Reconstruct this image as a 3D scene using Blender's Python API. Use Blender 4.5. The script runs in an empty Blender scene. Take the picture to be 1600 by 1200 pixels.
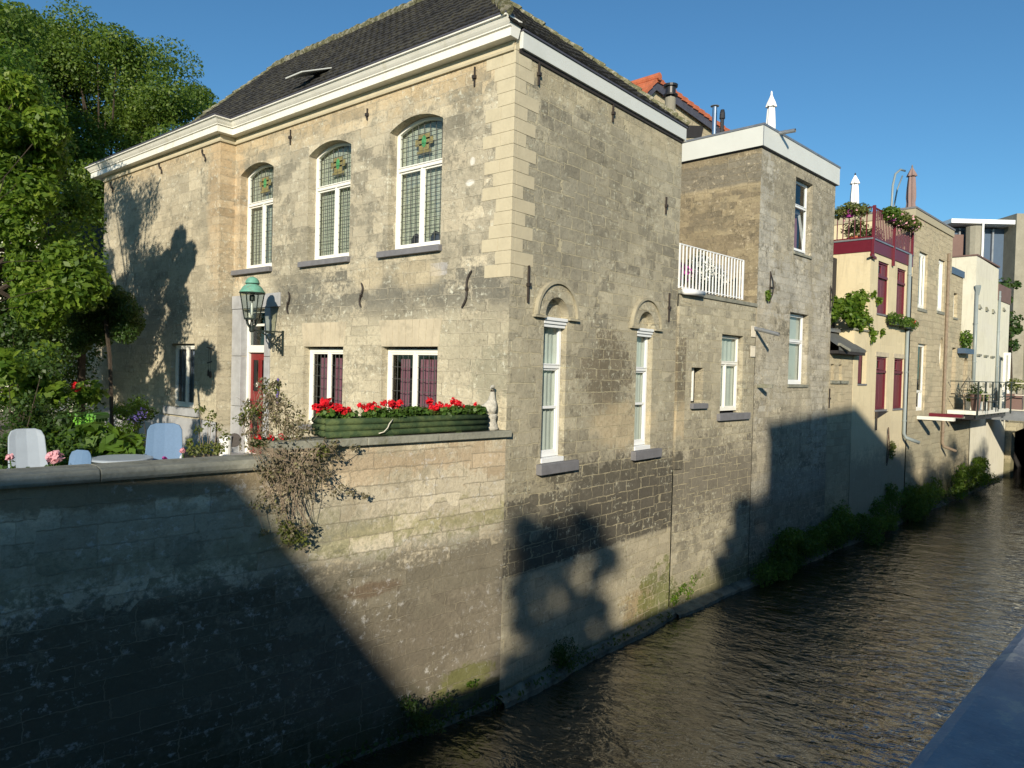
import bpy, bmesh, math, random
import numpy as np
from mathutils import Vector, Matrix
from mathutils.geometry import tessellate_polygon
R = math.radians
rng = np.random.default_rng(7)
random.seed(7)
scene = bpy.context.scene

# ------------------------------------------------------------------ camera
FPX = 1131.0
th = R(39.8); roll = 0.0257; pit = math.atan(23 / FPX)
r_ = np.array([math.sin(th), -math.cos(th), 0.0]); f_ = np.array([math.cos(th), math.sin(th), 0.0]); up_ = np.array([0, 0, 1.0])
fw_ = f_ * math.cos(pit) - up_ * math.sin(pit); u2_ = up_ * math.cos(pit) + f_ * math.sin(pit)
ex_ = r_ * math.cos(roll) + u2_ * math.sin(roll); ey_ = -r_ * math.sin(roll) + u2_ * math.cos(roll)
CAM = np.array([-9.551, -8.065, 5.70])
cd = bpy.data.cameras.new('camera'); cam = bpy.data.objects.new('camera', cd)
scene.collection.objects.link(cam); scene.camera = cam
cd.sensor_width = 36; cd.lens = 36 * FPX / 1600; cd.clip_start = 0.05; cd.clip_end = 3000
m = Matrix((ex_, ey_, -fw_)).transposed().to_4x4(); m.translation = Vector(CAM); cam.matrix_world = m

# ------------------------------------------------------------------ sky and sun
EL = 19.3; AZ = 33.5                       # the sun's rays travel towards azimuth AZ (from +X to +Y)
ray_ = np.array([math.cos(R(EL)) * math.cos(R(AZ)), math.cos(R(EL)) * math.sin(R(AZ)), -math.sin(R(EL))])
world = bpy.data.worlds.new('World'); scene.world = world; world.use_nodes = True
wn_ = world.node_tree.nodes; wl_ = world.node_tree.links
bg = wn_['Background']; sky = wn_.new('ShaderNodeTexSky'); sky.sky_type = 'NISHITA'; sky.sun_disc = False
sky.sun_elevation = R(EL); sky.sun_rotation = math.atan2(-ray_[0], -ray_[1])
sky.air_density = 1.0; sky.dust_density = 0.15; sky.ozone_density = 2.0; sky.altitude = 50
mxs = wn_.new('ShaderNodeMix'); mxs.data_type = 'RGBA'; mxs.blend_type = 'MULTIPLY'; mxs.inputs[0].default_value = 1; mxs.inputs[7].default_value = (.47, .82, 1.0, 1)
wl_.new(sky.outputs[0], mxs.inputs[6]); wl_.new(mxs.outputs[2], bg.inputs[0]); bg.inputs[1].default_value = 0.102
sd = bpy.data.lights.new('sun', 'SUN'); sd.energy = 5.0; sd.angle = R(0.9); sd.color = (1.0, 0.89, 0.72)
sun = bpy.data.objects.new('sun', sd); scene.collection.objects.link(sun)
sun.rotation_euler = Vector(ray_).to_track_quat('-Z', 'Y').to_euler(); sun.location = (-40, -30, 30)
scene.view_settings.view_transform = 'Standard'; scene.view_settings.look = 'None'
scene.view_settings.gamma = 1.0; scene.view_settings.exposure = 0.30
scene.view_settings.use_curve_mapping = False
scene.cycles.max_bounces = 8; scene.cycles.transparent_max_bounces = 16; scene.cycles.diffuse_bounces = 3
scene.cycles.use_denoising = True

# ------------------------------------------------------------------ reading positions on real planes
def ray(x, y):
    d = fw_ * FPX + ex_ * (x - 800) - ey_ * (y - 600); return d / np.linalg.norm(d)
def hit(x, y, n, p0):
    d = ray(x, y); n = np.array(n, float); return CAM + d * (((np.array(p0, float) - CAM) @ n) / (d @ n))
def at(x, y, dist):
    d = ray(x, y); return CAM + d * (dist / (d @ f_))
WA = R(4.5); P1 = np.array([6.25, 0, 0]); wd = np.array([math.cos(WA), -math.sin(WA), 0]); wo = np.array([-math.sin(WA), -math.cos(WA), 0])
LA = R(8.1); ld = np.array([-math.cos(LA), math.sin(LA), 0]); lo = np.array([-math.sin(LA), -math.cos(LA), 0])
# facade frames: F(u, o, z), o is metres outwards from the wall
def FA(u, o, z): return (-o, u, z)
def FB(u, o, z): return (u, -o, z)
def FW(u, o, z): p = P1 + wd * u + wo * o; return (p[0], p[1], z)
def FL(u, o, z): p = ld * u + lo * o; return (p[0], p[1], z)
def pB(x, y, o=0): p = hit(x, y, (0, 1, 0), (0, -o, 0)); return p[0], p[2]
def pA(x, y, o=0): p = hit(x, y, (1, 0, 0), (-o, 0, 0)); return p[1], p[2]
def pW(x, y, o=0): p = hit(x, y, wo, P1 + wo * o); return float((p - P1) @ wd), p[2]
def pL(x, y, o=0): p = hit(x, y, lo, lo * o); return float(p @ ld), p[2]
def perp(s):      # facade at right angles to the W row, at distance s along it, facing -wd; u runs backwards from the row
    def F(u, o, z):
        p = P1 + wd * s - wo * u - wd * o; return (p[0], p[1], z)
    return F
def pP(s, x, y):
    p = hit(x, y, wd, P1 + wd * s); return float(-(p - P1 - wd * s) @ wo), p[2]

# ------------------------------------------------------------------ objects
COL = scene.collection
def tag(o, label=None, cat=None, group=None, kind=None):
    if label: o['label'] = label
    if cat: o['category'] = cat
    if group: o['group'] = group
    if kind: o['kind'] = kind
    return o
def thing(name, label, cat, loc=(0, 0, 0), rz=0.0, group=None):
    o = bpy.data.objects.new(name, None); COL.objects.link(o)
    o.location = Vector([float(v) for v in loc]); o.rotation_euler = (0, 0, rz); o.empty_display_size = .2
    return tag(o, label, cat, group)
def rootmat(o):
    while o.parent: o = o.parent
    if o.type == 'EMPTY': return Matrix.Translation(o.location) @ Matrix.Rotation(o.rotation_euler.z, 4, 'Z')
    return Matrix.Identity(4)
def copy_tree(o, parent=None):
    c = o.copy(); COL.objects.link(c); c.parent = parent
    for ch in o.children: copy_tree(ch, c)
    return c

class MB:
    def __init__(s): s.v = []; s.f = []; s.uv = []; s.M = None; s.mi = []; s.cm = 0
    def add(s, vs, fs, uvs=None):
        n = len(s.v)
        for p in vs: s.v.append(tuple(map(float, p)))
        for i, f in enumerate(fs):
            s.f.append(tuple(n + k for k in f)); s.mi.append(s.cm)
            s.uv.append([uvs[k] for k in f] if uvs is not None else None)
        return s
    def box(s, F, u0, u1, o0, o1, z0, z1):
        vs = [F(u, o, z) for z in (z0, z1) for (u, o) in ((u0, o0), (u1, o0), (u1, o1), (u0, o1))]
        return s.add(vs, [(0, 3, 2, 1), (4, 5, 6, 7), (0, 1, 5, 4), (1, 2, 6, 5), (2, 3, 7, 6), (3, 0, 4, 7)])
    def wbox(s, x0, x1, y0, y1, z0, z1): return s.box(lambda u, o, z: (u, o, z), x0, x1, y0, y1, z0, z1)
    def obox(s, c, sz, rot=None):
        c = Vector(c); rot = rot or Matrix.Identity(3)
        vs = [c + rot @ Vector((sx * sz[0] / 2, sy * sz[1] / 2, sz_ * sz[2] / 2)) for sz_ in (-1, 1) for (sx, sy) in ((-1, -1), (1, -1), (1, 1), (-1, 1))]
        return s.add(vs, [(0, 3, 2, 1), (4, 5, 6, 7), (0, 1, 5, 4), (1, 2, 6, 5), (2, 3, 7, 6), (3, 0, 4, 7)])
    def bar(s, a, b, w, h=None, up=(0, 0, 1)):
        a, b = Vector(a), Vector(b); d = (b - a); L = d.length; d.normalize(); h = h or w
        upv = Vector(up)
        if abs(d.dot(upv)) > .98: upv = Vector((1, 0, 0))
        x = d.cross(upv).normalized(); z = x.cross(d).normalized()
        return s.obox((a + b) / 2, (L, w, h), Matrix((d, x, z)).transposed())
    def tube(s, pts, r, n=8, cap=True):
        pts = [Vector([float(c) for c in p]) for p in pts]; m_ = len(pts)
        rs = r if hasattr(r, '__len__') else [r] * m_
        vs = []; fs = []; px = None
        for i, p in enumerate(pts):
            t = (pts[min(i + 1, m_ - 1)] - pts[max(i - 1, 0)]).normalized()
            if px is None:
                a = Vector((0, 0, 1)) if abs(t.z) < .9 else Vector((1, 0, 0)); px = t.cross(a).normalized()
            px = (px - t * px.dot(t)); px = px.normalized() if px.length > 1e-6 else t.orthogonal().normalized()
            py = t.cross(px)
            for k in range(n):
                a = 2 * math.pi * k / n; vs.append(p + (px * math.cos(a) + py * math.sin(a)) * rs[i])
        for i in range(m_ - 1):
            for k in range(n):
                fs.append((i * n + k, i * n + (k + 1) % n, (i + 1) * n + (k + 1) % n, (i + 1) * n + k))
        if cap: fs.append(tuple(range(n - 1, -1, -1))); fs.append(tuple((m_ - 1) * n + k for k in range(n)))
        return s.add(vs, fs)
    def lathe(s, prof, n=16, c=(0, 0, 0), sx=1, sy=1, ph=0):
        vs = []; fs = []; m_ = len(prof)
        for (r, z) in prof:
            for k in range(n):
                a = 2 * math.pi * k / n + ph; vs.append((c[0] + r * math.cos(a) * sx, c[1] + r * math.sin(a) * sy, c[2] + z))
        for i in range(m_ - 1):
            for k in range(n): fs.append((i * n + k, i * n + (k + 1) % n, (i + 1) * n + (k + 1) % n, (i + 1) * n + k))
        fs.append(tuple(range(n - 1, -1, -1))); fs.append(tuple((m_ - 1) * n + k for k in range(n)))
        return s.add(vs, fs)
    def prism(s, F, poly, o0, o1):   # poly of (u,z)
        n = len(poly); vs = [F(u, o0, z) for u, z in poly] + [F(u, o1, z) for u, z in poly]
        fs = [tuple(range(n)), tuple(range(2 * n - 1, n - 1, -1))] + [(i, (i + 1) % n, n + (i + 1) % n, n + i) for i in range(n)]
        return s.add(vs, fs)
    def ring(s, F, out, inn, o0, o1):
        n = len(out)
        vs = [F(u, o, z) for o in (o0, o1) for pl in (out, inn) for u, z in pl]
        fs = []
        for i in range(n):
            j = (i + 1) % n
            fs += [(i, j, n + j, n + i), (2 * n + i, 3 * n + i, 3 * n + j, 2 * n + j), (i, 2 * n + i, 2 * n + j, j), (n + i, n + j, 3 * n + j, 3 * n + i)]
        return s.add(vs, fs)
    def ubox(s, F, u0, u1, o0, o1, z0, z1, uo=0):
        q = [(u0, o1, z0), (u1, o1, z0), (u1, o1, z1), (u0, o1, z1)]; s.add([F(*p) for p in q], [(0, 1, 2, 3)], [(p[0] + uo, p[2]) for p in q])
        for u in (u0, u1):
            q = [(u, o0, z0), (u, o1, z0), (u, o1, z1), (u, o0, z1)]; s.add([F(*p) for p in q], [(0, 1, 2, 3)], [(u + o1 - p[1] + uo, p[2]) for p in q])
        for z in (z0, z1):
            q = [(u0, o0, z), (u1, o0, z), (u1, o1, z), (u0, o1, z)]; s.add([F(*p) for p in q], [(0, 1, 2, 3)], [(p[0] + uo, z + p[1]) for p in q])
        return s
    def wall(s, F, outline, holes=(), o=0.0, depth=.2, u_off=0.0):
        loops = [list(outline)] + [list(h) for h in holes]
        flat = [p for l in loops for p in l]
        tris = tessellate_polygon([[Vector((p[0], p[1], 0)) for p in l] for l in loops])
        s.add([F(u, o, z) for u, z in flat], tris, [(u + u_off, z) for u, z in flat])
        for h in holes:
            n = len(h)
            for i in range(n):
                a, b = h[i], h[(i + 1) % n]
                hz = abs(a[1] - b[1]) < abs(a[0] - b[0])
                e = (0, depth) if hz else (depth, 0)
                s.add([F(a[0], o, a[1]), F(b[0], o, b[1]), F(b[0], o - depth, b[1]), F(a[0], o - depth, a[1])], [(0, 1, 2, 3)],
                      [(a[0] + u_off, a[1]), (b[0] + u_off, b[1]), (b[0] + e[0] + u_off, b[1] + e[1]), (a[0] + e[0] + u_off, a[1] + e[1])])
        return s
    def build(s, name, mat, parent=None, smooth=False, bevel=0, label=None):
        me = bpy.data.meshes.new(name)
        vs = s.v
        if parent is not None:
            Mi = rootmat(parent).inverted(); vs = [tuple(Mi @ Vector(p)) for p in vs]
        me.from_pydata(vs, [], s.f)
        for m_ in (mat if isinstance(mat, (list, tuple)) else [mat]): me.materials.append(m_)
        if any(s.mi): me.polygons.foreach_set('material_index', s.mi)
        if any(u is not None for u in s.uv):
            ul = me.uv_layers.new(name='UVMap'); k = 0; arr = np.zeros(len(me.loops) * 2)
            for f, u in zip(s.f, s.uv):
                for i in range(len(f)):
                    if u is not None: arr[2 * k] = u[i][0]; arr[2 * k + 1] = u[i][1]
                    k += 1
            ul.data.foreach_set('uv', arr)
        elif len(s.f) < 60000:
            bm = bmesh.new(); bm.from_mesh(me); bmesh.ops.recalc_face_normals(bm, faces=bm.faces); bm.to_mesh(me); bm.free()
        if smooth: me.polygons.foreach_set('use_smooth', [True] * len(me.polygons))
        o = bpy.data.objects.new(name, me); COL.objects.link(o)
        if parent is not None: o.parent = parent
        if bevel:
            b = o.modifiers.new('bevel', 'BEVEL'); b.width = bevel; b.segments = 2; b.limit_method = 'ANGLE'; b.angle_limit = R(40)
        if label: o['label'] = label
        me.update()
        return o

def arch(u0, u1, z0, zs, rise, n=12):
    """opening outline, bottom-left first; segmental top"""
    if rise <= 0: return [(u0, z0), (u1, z0), (u1, zs), (u0, zs)]
    w = (u1 - u0) / 2; Rr = (w * w + rise * rise) / (2 * rise); cu = (u0 + u1) / 2; cz = zs + rise - Rr
    a0 = math.asin(min(1, w / Rr)); a0 = a0 if rise <= w + 1e-6 else math.pi - a0
    return [(u0, z0), (u1, z0)] + [(cu + Rr * math.sin(a0 - 2 * a0 * k / n), cz + Rr * math.cos(a0 - 2 * a0 * k / n)) for k in range(n + 1)]

# ------------------------------------------------------------------ materials
class NT:
    def __init__(s, name):
        s.mat = bpy.data.materials.new(name); s.mat.use_nodes = True; s.t = s.mat.node_tree; s.n = s.t.nodes; s.l = s.t.links
        s.p = s.n['Principled BSDF']
    def node(s, typ, **kw):
        n = s.n.new(typ)
        for k, v in kw.items():
            if isinstance(v, dict): continue
            setattr(n, k, v)
        return n
    def put(s, sock, v):
        if isinstance(v, bpy.types.NodeSocket): s.l.new(v, sock)
        elif v is not None:
            if hasattr(sock.default_value, '__len__') and not hasattr(v, '__len__'): v = (v,) * len(sock.default_value)
            if hasattr(v, '__len__') and len(v) == 3 and len(sock.default_value) == 4: v = tuple(v) + (1,)
            sock.default_value = v
    def math(s, op, a, b=None, c=None, clamp=False):
        n = s.node('ShaderNodeMath', operation=op, use_clamp=clamp); s.put(n.inputs[0], a)
        if b is not None: s.put(n.inputs[1], b)
        if c is not None: s.put(n.inputs[2], c)
        return n.outputs[0]
    def mix(s, fac, a, b, typ='MIX'):
        n = s.node('ShaderNodeMix', data_type='RGBA', blend_type=typ); s.put(n.inputs[0], fac); s.put(n.inputs[6], a); s.put(n.inputs[7], b); return n.outputs[2]
    def noise(s, vec, scale, detail=4, rough=.55, out=0, dist=0):
        n = s.node('ShaderNodeTexNoise'); s.put(n.inputs['Vector'], vec); n.inputs['Scale'].default_value = scale
        n.inputs['Detail'].default_value = detail; n.inputs['Roughness'].default_value = rough; n.inputs['Distortion'].default_value = dist
        return n.outputs[out]
    def ss(s, x, a, b):  # smoothstep
        n = s.node('ShaderNodeMapRange', interpolation_type='SMOOTHSTEP'); s.put(n.inputs[0], x); n.inputs[1].default_value = a; n.inputs[2].default_value = b; return n.outputs[0]
    def mr(s, x, a, b, c, d):
        n = s.node('ShaderNodeMapRange'); s.put(n.inputs[0], x)
        for i, v in enumerate((a, b, c, d)): n.inputs[i + 1].default_value = v
        return n.outputs[0]
    def ramp(s, x, stops, interp='LINEAR'):
        n = s.node('ShaderNodeValToRGB'); s.put(n.inputs[0], x); cr = n.color_ramp; cr.interpolation = interp
        while len(cr.elements) < len(stops): cr.elements.new(.5)
        for e, (p, c) in zip(cr.elements, stops): e.position = p; e.color = tuple(c) + (1,) if len(c) == 3 else c
        return n.outputs[0]
    def bump(s, h, dist, strength=1.0, normal=None):
        n = s.node('ShaderNodeBump'); s.put(n.inputs['Height'], h); n.inputs['Distance'].default_value = dist; n.inputs['Strength'].default_value = strength
        if normal is not None: s.l.new(normal, n.inputs['Normal'])
        return n.outputs[0]
    def obj(s): return s.node('ShaderNodeTexCoord').outputs['Object']
    def geo(s, out): return s.node('ShaderNodeNewGeometry').outputs[out]
    def fin(s, color=None, rough=None, normal=None, metal=None, spec=None):
        if color is not None: s.put(s.p.inputs['Base Color'], color)
        if rough is not None: s.put(s.p.inputs['Roughness'], rough)
        if metal is not None: s.put(s.p.inputs['Metallic'], metal)
        if spec is not None: s.put(s.p.inputs['Specular IOR Level'], spec)
        if normal is not None: s.l.new(normal, s.p.inputs['Normal'])
        return s.mat

def plain(name, col, rough=.6, var=.12, scale=6, metal=0, bump=.0, spec=.4, dirt=None, dscale=1.5):
    t = NT(name); c = t.geo('Position'); n = t.noise(c, scale, 5); n2 = t.noise(c, scale * 6, 3)
    f = t.math('ADD', t.mr(n, .3, .7, 1 - var, 1 + var), t.mr(n2, .3, .7, -var * .4, var * .4))
    col_ = t.mix(1.0, col, t.node('ShaderNodeCombineColor').outputs[0] if 0 else f, 'MULTIPLY')
    if dirt is not None:
        d = t.ss(t.noise(c, dscale, 6, .65), .52, .68); col_ = t.mix(t.math('MULTIPLY', d, .6), col_, dirt)
    nr = t.bump(t.math('ADD', n2, t.math('MULTIPLY', n, .6)), bump, 1.0) if bump else None
    return t.fin(col_, rough, nr, metal, spec)

def stone(name, cols, mortar, h=.235, w=.46, msize=.012, zones=(), patches=(), grain=.16, bump=.017, mort_f=.8, seed=0., stain=(.16, .145, .11), stain_t=(.5, .66), stain_f=.6, streak=.0, jit=1.0, irr=1.0):
    t = NT(name)
    uv = t.node('ShaderNodeUVMap', uv_map='UVMap').outputs[0]
    sp = t.node('ShaderNodeSeparateXYZ'); t.put(sp.inputs[0], uv); u, v = sp.outputs[0], sp.outputs[1]
    wob = t.noise(uv, 2.2, 3); wob2 = t.noise(uv, 9, 2)
    v1 = t.math('ADD', v, t.math('ADD', t.mr(wob, 0, 1, -.03 * jit, .03 * jit), t.mr(wob2, 0, 1, -.02 * jit, .02 * jit)))
    # patches of differently sized courses, as in often repaired walls
    rg = t.math('GREATER_THAN', t.noise(t.mix(.12, uv, t.noise(uv, 3.0, 2, out=1)), .42, 2, .5), .505); rg2 = t.math('GREATER_THAN', t.noise(uv, .31, 2, .5), .53)
    v1 = t.math('ADD', t.math('MULTIPLY', v1, t.math('ADD', 1.0, t.math('ADD', t.math('MULTIPLY', rg, .17 * irr), t.math('MULTIPLY', rg2, -.12 * irr)))), t.math('MULTIPLY', rg, 40.31))
    row = t.math('FLOOR', t.math('DIVIDE', v1, h))
    wnr = t.node('ShaderNodeTexWhiteNoise', noise_dimensions='1D'); t.put(wnr.inputs['W'], t.math('ADD', row, seed + 3.3))
    cmb = t.node('ShaderNodeCombineXYZ'); t.put(cmb.inputs[0], t.math('MULTIPLY', u, .9)); t.put(cmb.inputs[1], t.math('MULTIPLY', row, 5.37))
    un = t.noise(cmb.outputs[0], 1.0, 1)
    u1 = t.math('ADD', t.math('ADD', u, t.math('MULTIPLY', wnr.outputs['Value'], 7.7)), t.math('ADD', t.mr(un, 0, 1, -.55, .55), t.mr(t.noise(uv, 7, 3), 0, 1, -.05, .05)))
    cv = t.node('ShaderNodeCombineXYZ'); t.put(cv.inputs[0], u1); t.put(cv.inputs[1], v1)
    br = t.node('ShaderNodeTexBrick', offset=0.0, offset_frequency=2, squash=1.0); t.put(br.inputs['Vector'], cv.outputs[0])
    for k, val in (('Scale', 1.0), ('Mortar Size', msize), ('Mortar Smooth', .25), ('Brick Width', w), ('Row Height', h), ('Bias', 0)): br.inputs[k].default_value = val
    mo = br.outputs['Fac']
    bid = t.node('ShaderNodeCombineXYZ'); t.put(bid.inputs[0], t.math('FLOOR', t.math('DIVIDE', u1, w))); t.put(bid.inputs[1], row); bid.inputs[2].default_value = seed
    wb = t.node('ShaderNodeTexWhiteNoise', noise_dimensions='3D'); t.put(wb.inputs['Vector'], bid.outputs[0])
    sc = t.node('ShaderNodeSeparateColor'); t.put(sc.inputs[0], wb.outputs['Color']); ra, rb, rc = sc.outputs
    big = t.noise(uv, .55, 5, .6); mid = t.noise(uv, 3.1, 6, .68); fine = t.noise(uv, 38, 3, .6)
    grit = t.noise(uv, 13, 6, .72)
    cols = [(min(.66, c[0] * 1.10), min(.64, c[1] * 1.07), min(.6, c[2] * 1.03)) for c in cols]; mortar = (mortar[0], mortar[1] * .98, mortar[2] * .96); k = len(cols)
    base = t.ramp(t.math('ADD', t.math('MULTIPLY', ra, .56), t.mr(t.math('ADD', t.math('MULTIPLY', big, .6), t.math('MULTIPLY', mid, .4)), .32, .68, 0, .44)), [(i / (k - 1), c) for i, c in enumerate(cols)])
    # broken edge signal shared by all stains
    edge = t.math('ADD', t.mr(mid, .25, .75, -.6, .6), t.math('ADD', t.mr(rb, 0, 1, -.24, .24), t.mr(grit, .3, .7, -.34, .34)))
    if streak:
        sv = t.node('ShaderNodeMapping'); t.put(sv.inputs[0], uv); sv.inputs['Scale'].default_value = (3.0, .35, 1)
        st = t.ss(t.noise(sv.outputs[0], 1.6, 5, .6), .5, .68)
        base = t.mix(t.math('MULTIPLY', st, streak), base, tuple(c * .55 for c in stain))
    m0 = t.ss(t.math('ADD', t.mr(big, .25, .75, 0, 1), t.math('MULTIPLY', edge, .45)), stain_t[0] + .1, stain_t[1] + .1)
    base = t.mix(t.math('MULTIPLY', m0, stain_f), base, stain)
    for z in zones:   # (vcentre, halfheight, soft, colour, strength, noise)
        vc, hh, soft, col, stg, nz = z
        d = t.math('ABSOLUTE', t.math('SUBTRACT', v, vc)); d = t.math('ADD', d, t.math('MULTIPLY', edge, nz))
        mk = t.ss(d, hh + soft, hh - soft)
        base = t.mix(t.math('MULTIPLY', mk, stg), base, col)
    for p in patches:  # (u, v, ru, rv, colour, strength, noise[, box])
        pu, pv, ru, rv, col, stg, nz = p[:7]
        a = t.math('ABSOLUTE', t.math('DIVIDE', t.math('SUBTRACT', u, pu), ru)); b = t.math('ABSOLUTE', t.math('DIVIDE', t.math('SUBTRACT', v, pv), rv))
        if len(p) > 7: d = t.math('MAXIMUM', a, b); lo_, hi_ = 1.04, .96
        else: d = t.math('SQRT', t.math('ADD', t.math('MULTIPLY', a, a), t.math('MULTIPLY', b, b))); lo_, hi_ = 1.25, .7
        d = t.math('ADD', d, t.math('MULTIPLY', edge, nz)); mk = t.ss(d, lo_, hi_)
        base = t.mix(t.math('MULTIPLY', mk, stg), base, col)
    bl = t.noise(uv, 1.35, 5, .7)
    base = t.mix(1.0, base, t.mr(bl, .3, .7, 1 - grain * .7, 1 + grain * .6), 'MULTIPLY')
    # pale lichen specks and dark pitting
    pk = t.noise(uv, 7.5, 6, .75); pk2 = t.noise(uv, 17, 5, .7)
    lich = t.noise(uv, .8, 4, .65); cr = t.noise(uv, 6.8, 6, .78, dist=.6)
    base = t.mix(t.math('MULTIPLY', t.math('MULTIPLY', t.ss(t.math('ADD', cr, t.mr(rb, 0, 1, -.05, .05)), .50, .60), t.ss(lich, .46, .62)), min(.8, .50 * grain / .16)), base, tuple(c * .72 for c in stain))
    base = t.mix(t.math('MULTIPLY', t.math('MULTIPLY', t.ss(pk, .54, .64), t.ss(lich, .42, .56)), min(.8, .7 * grain / .16)), base, tuple(min(.66, c * 1.35 + .10) for c in cols[-2]))
    base = t.mix(t.math('MULTIPLY', t.math('MULTIPLY', t.ss(pk2, .55, .65), t.ss(mid, .42, .58)), .6 * grain / .16), base, tuple(c * .55 for c in stain))
    # per block value and grain
    val = t.math('MULTIPLY', t.mr(rc, 0, 1, 1 - .13 * min(1, grain / .12), 1 + .10 * min(1, grain / .12)), t.math('ADD', t.mr(grit, .28, .72, 1 - grain, 1 + grain), t.mr(fine, .3, .7, -grain * .45, grain * .45)))
    base = t.mix(1.0, base, val, 'MULTIPLY')
    mvis = t.math('MULTIPLY', mo, t.mr(t.noise(uv, 3.3, 5, .65), .34, .52, .2, 1.0), clamp=True)
    mcol = t.mix(t.mr(mid, .35, .7, 0, .55), mortar, base)
    col = t.mix(t.math('MULTIPLY', mvis, mort_f), base, mcol)
    hgt = t.math('SUBTRACT', t.math('ADD', t.math('MULTIPLY', grit, 1.1), t.math('ADD', t.math('MULTIPLY', fine, .25), t.math('MULTIPLY', rb, .35))), t.math('MULTIPLY', mo, .9))
    return t.fin(col, .9, t.bump(hgt, bump, 1.0), 0, .2)

def leafmat(name, c1, c2, trans=.35, hl=None):
    t = NT(name); rnd = t.geo('Random Per Island')
    big = t.noise(t.geo('Position'), .8, 3)
    stops = [(0, c1), (.75, c2)] + ([(1, hl)] if hl else [])
    c = t.ramp(t.math('ADD', t.math('MULTIPLY', rnd, .75), t.mr(big, .3, .7, -.05, .3)), stops)
    t.fin(c, .5, None, 0, .35)
    tr = t.node('ShaderNodeBsdfTranslucent'); t.put(tr.inputs[0], t.mix(.6, c, (.30, .46, .04)))
    mx = t.node('ShaderNodeMixShader'); mx.inputs[0].default_value = trans; t.l.new(t.p.outputs[0], mx.inputs[1]); t.l.new(tr.outputs[0], mx.inputs[2])
    t.l.new(mx.outputs[0], t.n['Material Output'].inputs[0]); return t.mat

def glassmat(name, tint=(.8, .85, .85), see=.82, rough=.02):
    t = NT(name); fr = t.node('ShaderNodeFresnel'); bf = t.geo('Backfacing'); t.put(fr.inputs[0], t.mr(bf, 0, 1, 1.5, 1 / 1.5))
    nz = t.bump(t.noise(t.geo('Position'), 2.3, 2), .01, .5)
    g = t.node('ShaderNodeBsdfGlossy'); g.inputs['Roughness'].default_value = rough; t.l.new(nz, g.inputs['Normal']); t.l.new(nz, fr.inputs['Normal'])
    tr = t.node('ShaderNodeBsdfTransparent'); t.put(tr.inputs[0], tuple(c * see for c in tint))
    mx = t.node('ShaderNodeMixShader'); t.put(mx.inputs[0], t.math('ADD', fr.outputs[0], .04, clamp=True)); t.l.new(tr.outputs[0], mx.inputs[1]); t.l.new(g.outputs[0], mx.inputs[2])
    t.l.new(mx.outputs[0], t.n['Material Output'].inputs[0]); return t.mat

def leaves(name, clumps, size, mat, parent=None, up=.25, asp=.55, droop=0, seed=1):
    """clumps: list of (centre, (rx,ry,rz), count). every leaf is a small folded blade"""
    g = np.random.default_rng(seed); C = []; S = []
    for c, rad, n in clumps:
        d = g.normal(size=(n, 3)); d /= np.linalg.norm(d, axis=1)[:, None]
        rr = g.random(n) ** .45; p = d * rr[:, None] * np.array(rad) + np.array(c, float)
        C.append(p); S.append(d)
    C = np.concatenate(C); D = np.concatenate(S); n = len(C)
    nrm = D * .6 + g.normal(size=(n, 3)) * .55; nrm[:, 2] += up; nrm /= np.linalg.norm(nrm, axis=1)[:, None]
    ax = np.cross(nrm, g.normal(size=(n, 3))); ax[:, 2] -= droop; ax /= np.linalg.norm(ax, axis=1)[:, None] + 1e-9
    sd_ = np.cross(nrm, ax); L = (size * g.uniform(.6, 1.35, n))[:, None]; W = L * asp
    fold = nrm * L * .12
    V = np.stack([C - ax * L * .5, C + sd_ * W * .5 + fold, C + ax * L * .5, C - sd_ * W * .5 + fold], 1).reshape(-1, 3)
    if parent is not None:
        Mi = np.array(rootmat(parent).inverted()); V = V @ Mi[:3, :3].T + Mi[:3, 3]
    me = bpy.data.meshes.new(name); me.vertices.add(4 * n); me.vertices.foreach_set('co', V.ravel())
    me.loops.add(4 * n); me.loops.foreach_set('vertex_index', np.arange(4 * n, dtype=np.int32))
    me.polygons.add(n); me.polygons.foreach_set('loop_start', np.arange(0, 4 * n, 4, dtype=np.int32)); me.polygons.foreach_set('loop_total', np.full(n, 4, dtype=np.int32))
    me.materials.append(mat); me.update(calc_edges=True); me.validate()
    o = bpy.data.objects.new(name, me); COL.objects.link(o)
    if parent is not None: o.parent = parent
    return o
M = {}
CREAM = (.50, .43, .29); TAN = (.47, .36, .22); GREY = (.27, .25, .19); OLIVE = (.33, .30, .205); PALE = (.55, .51, .40); DARK = (.085, .078, .06); MORT = (.52, .47, .31)
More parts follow.
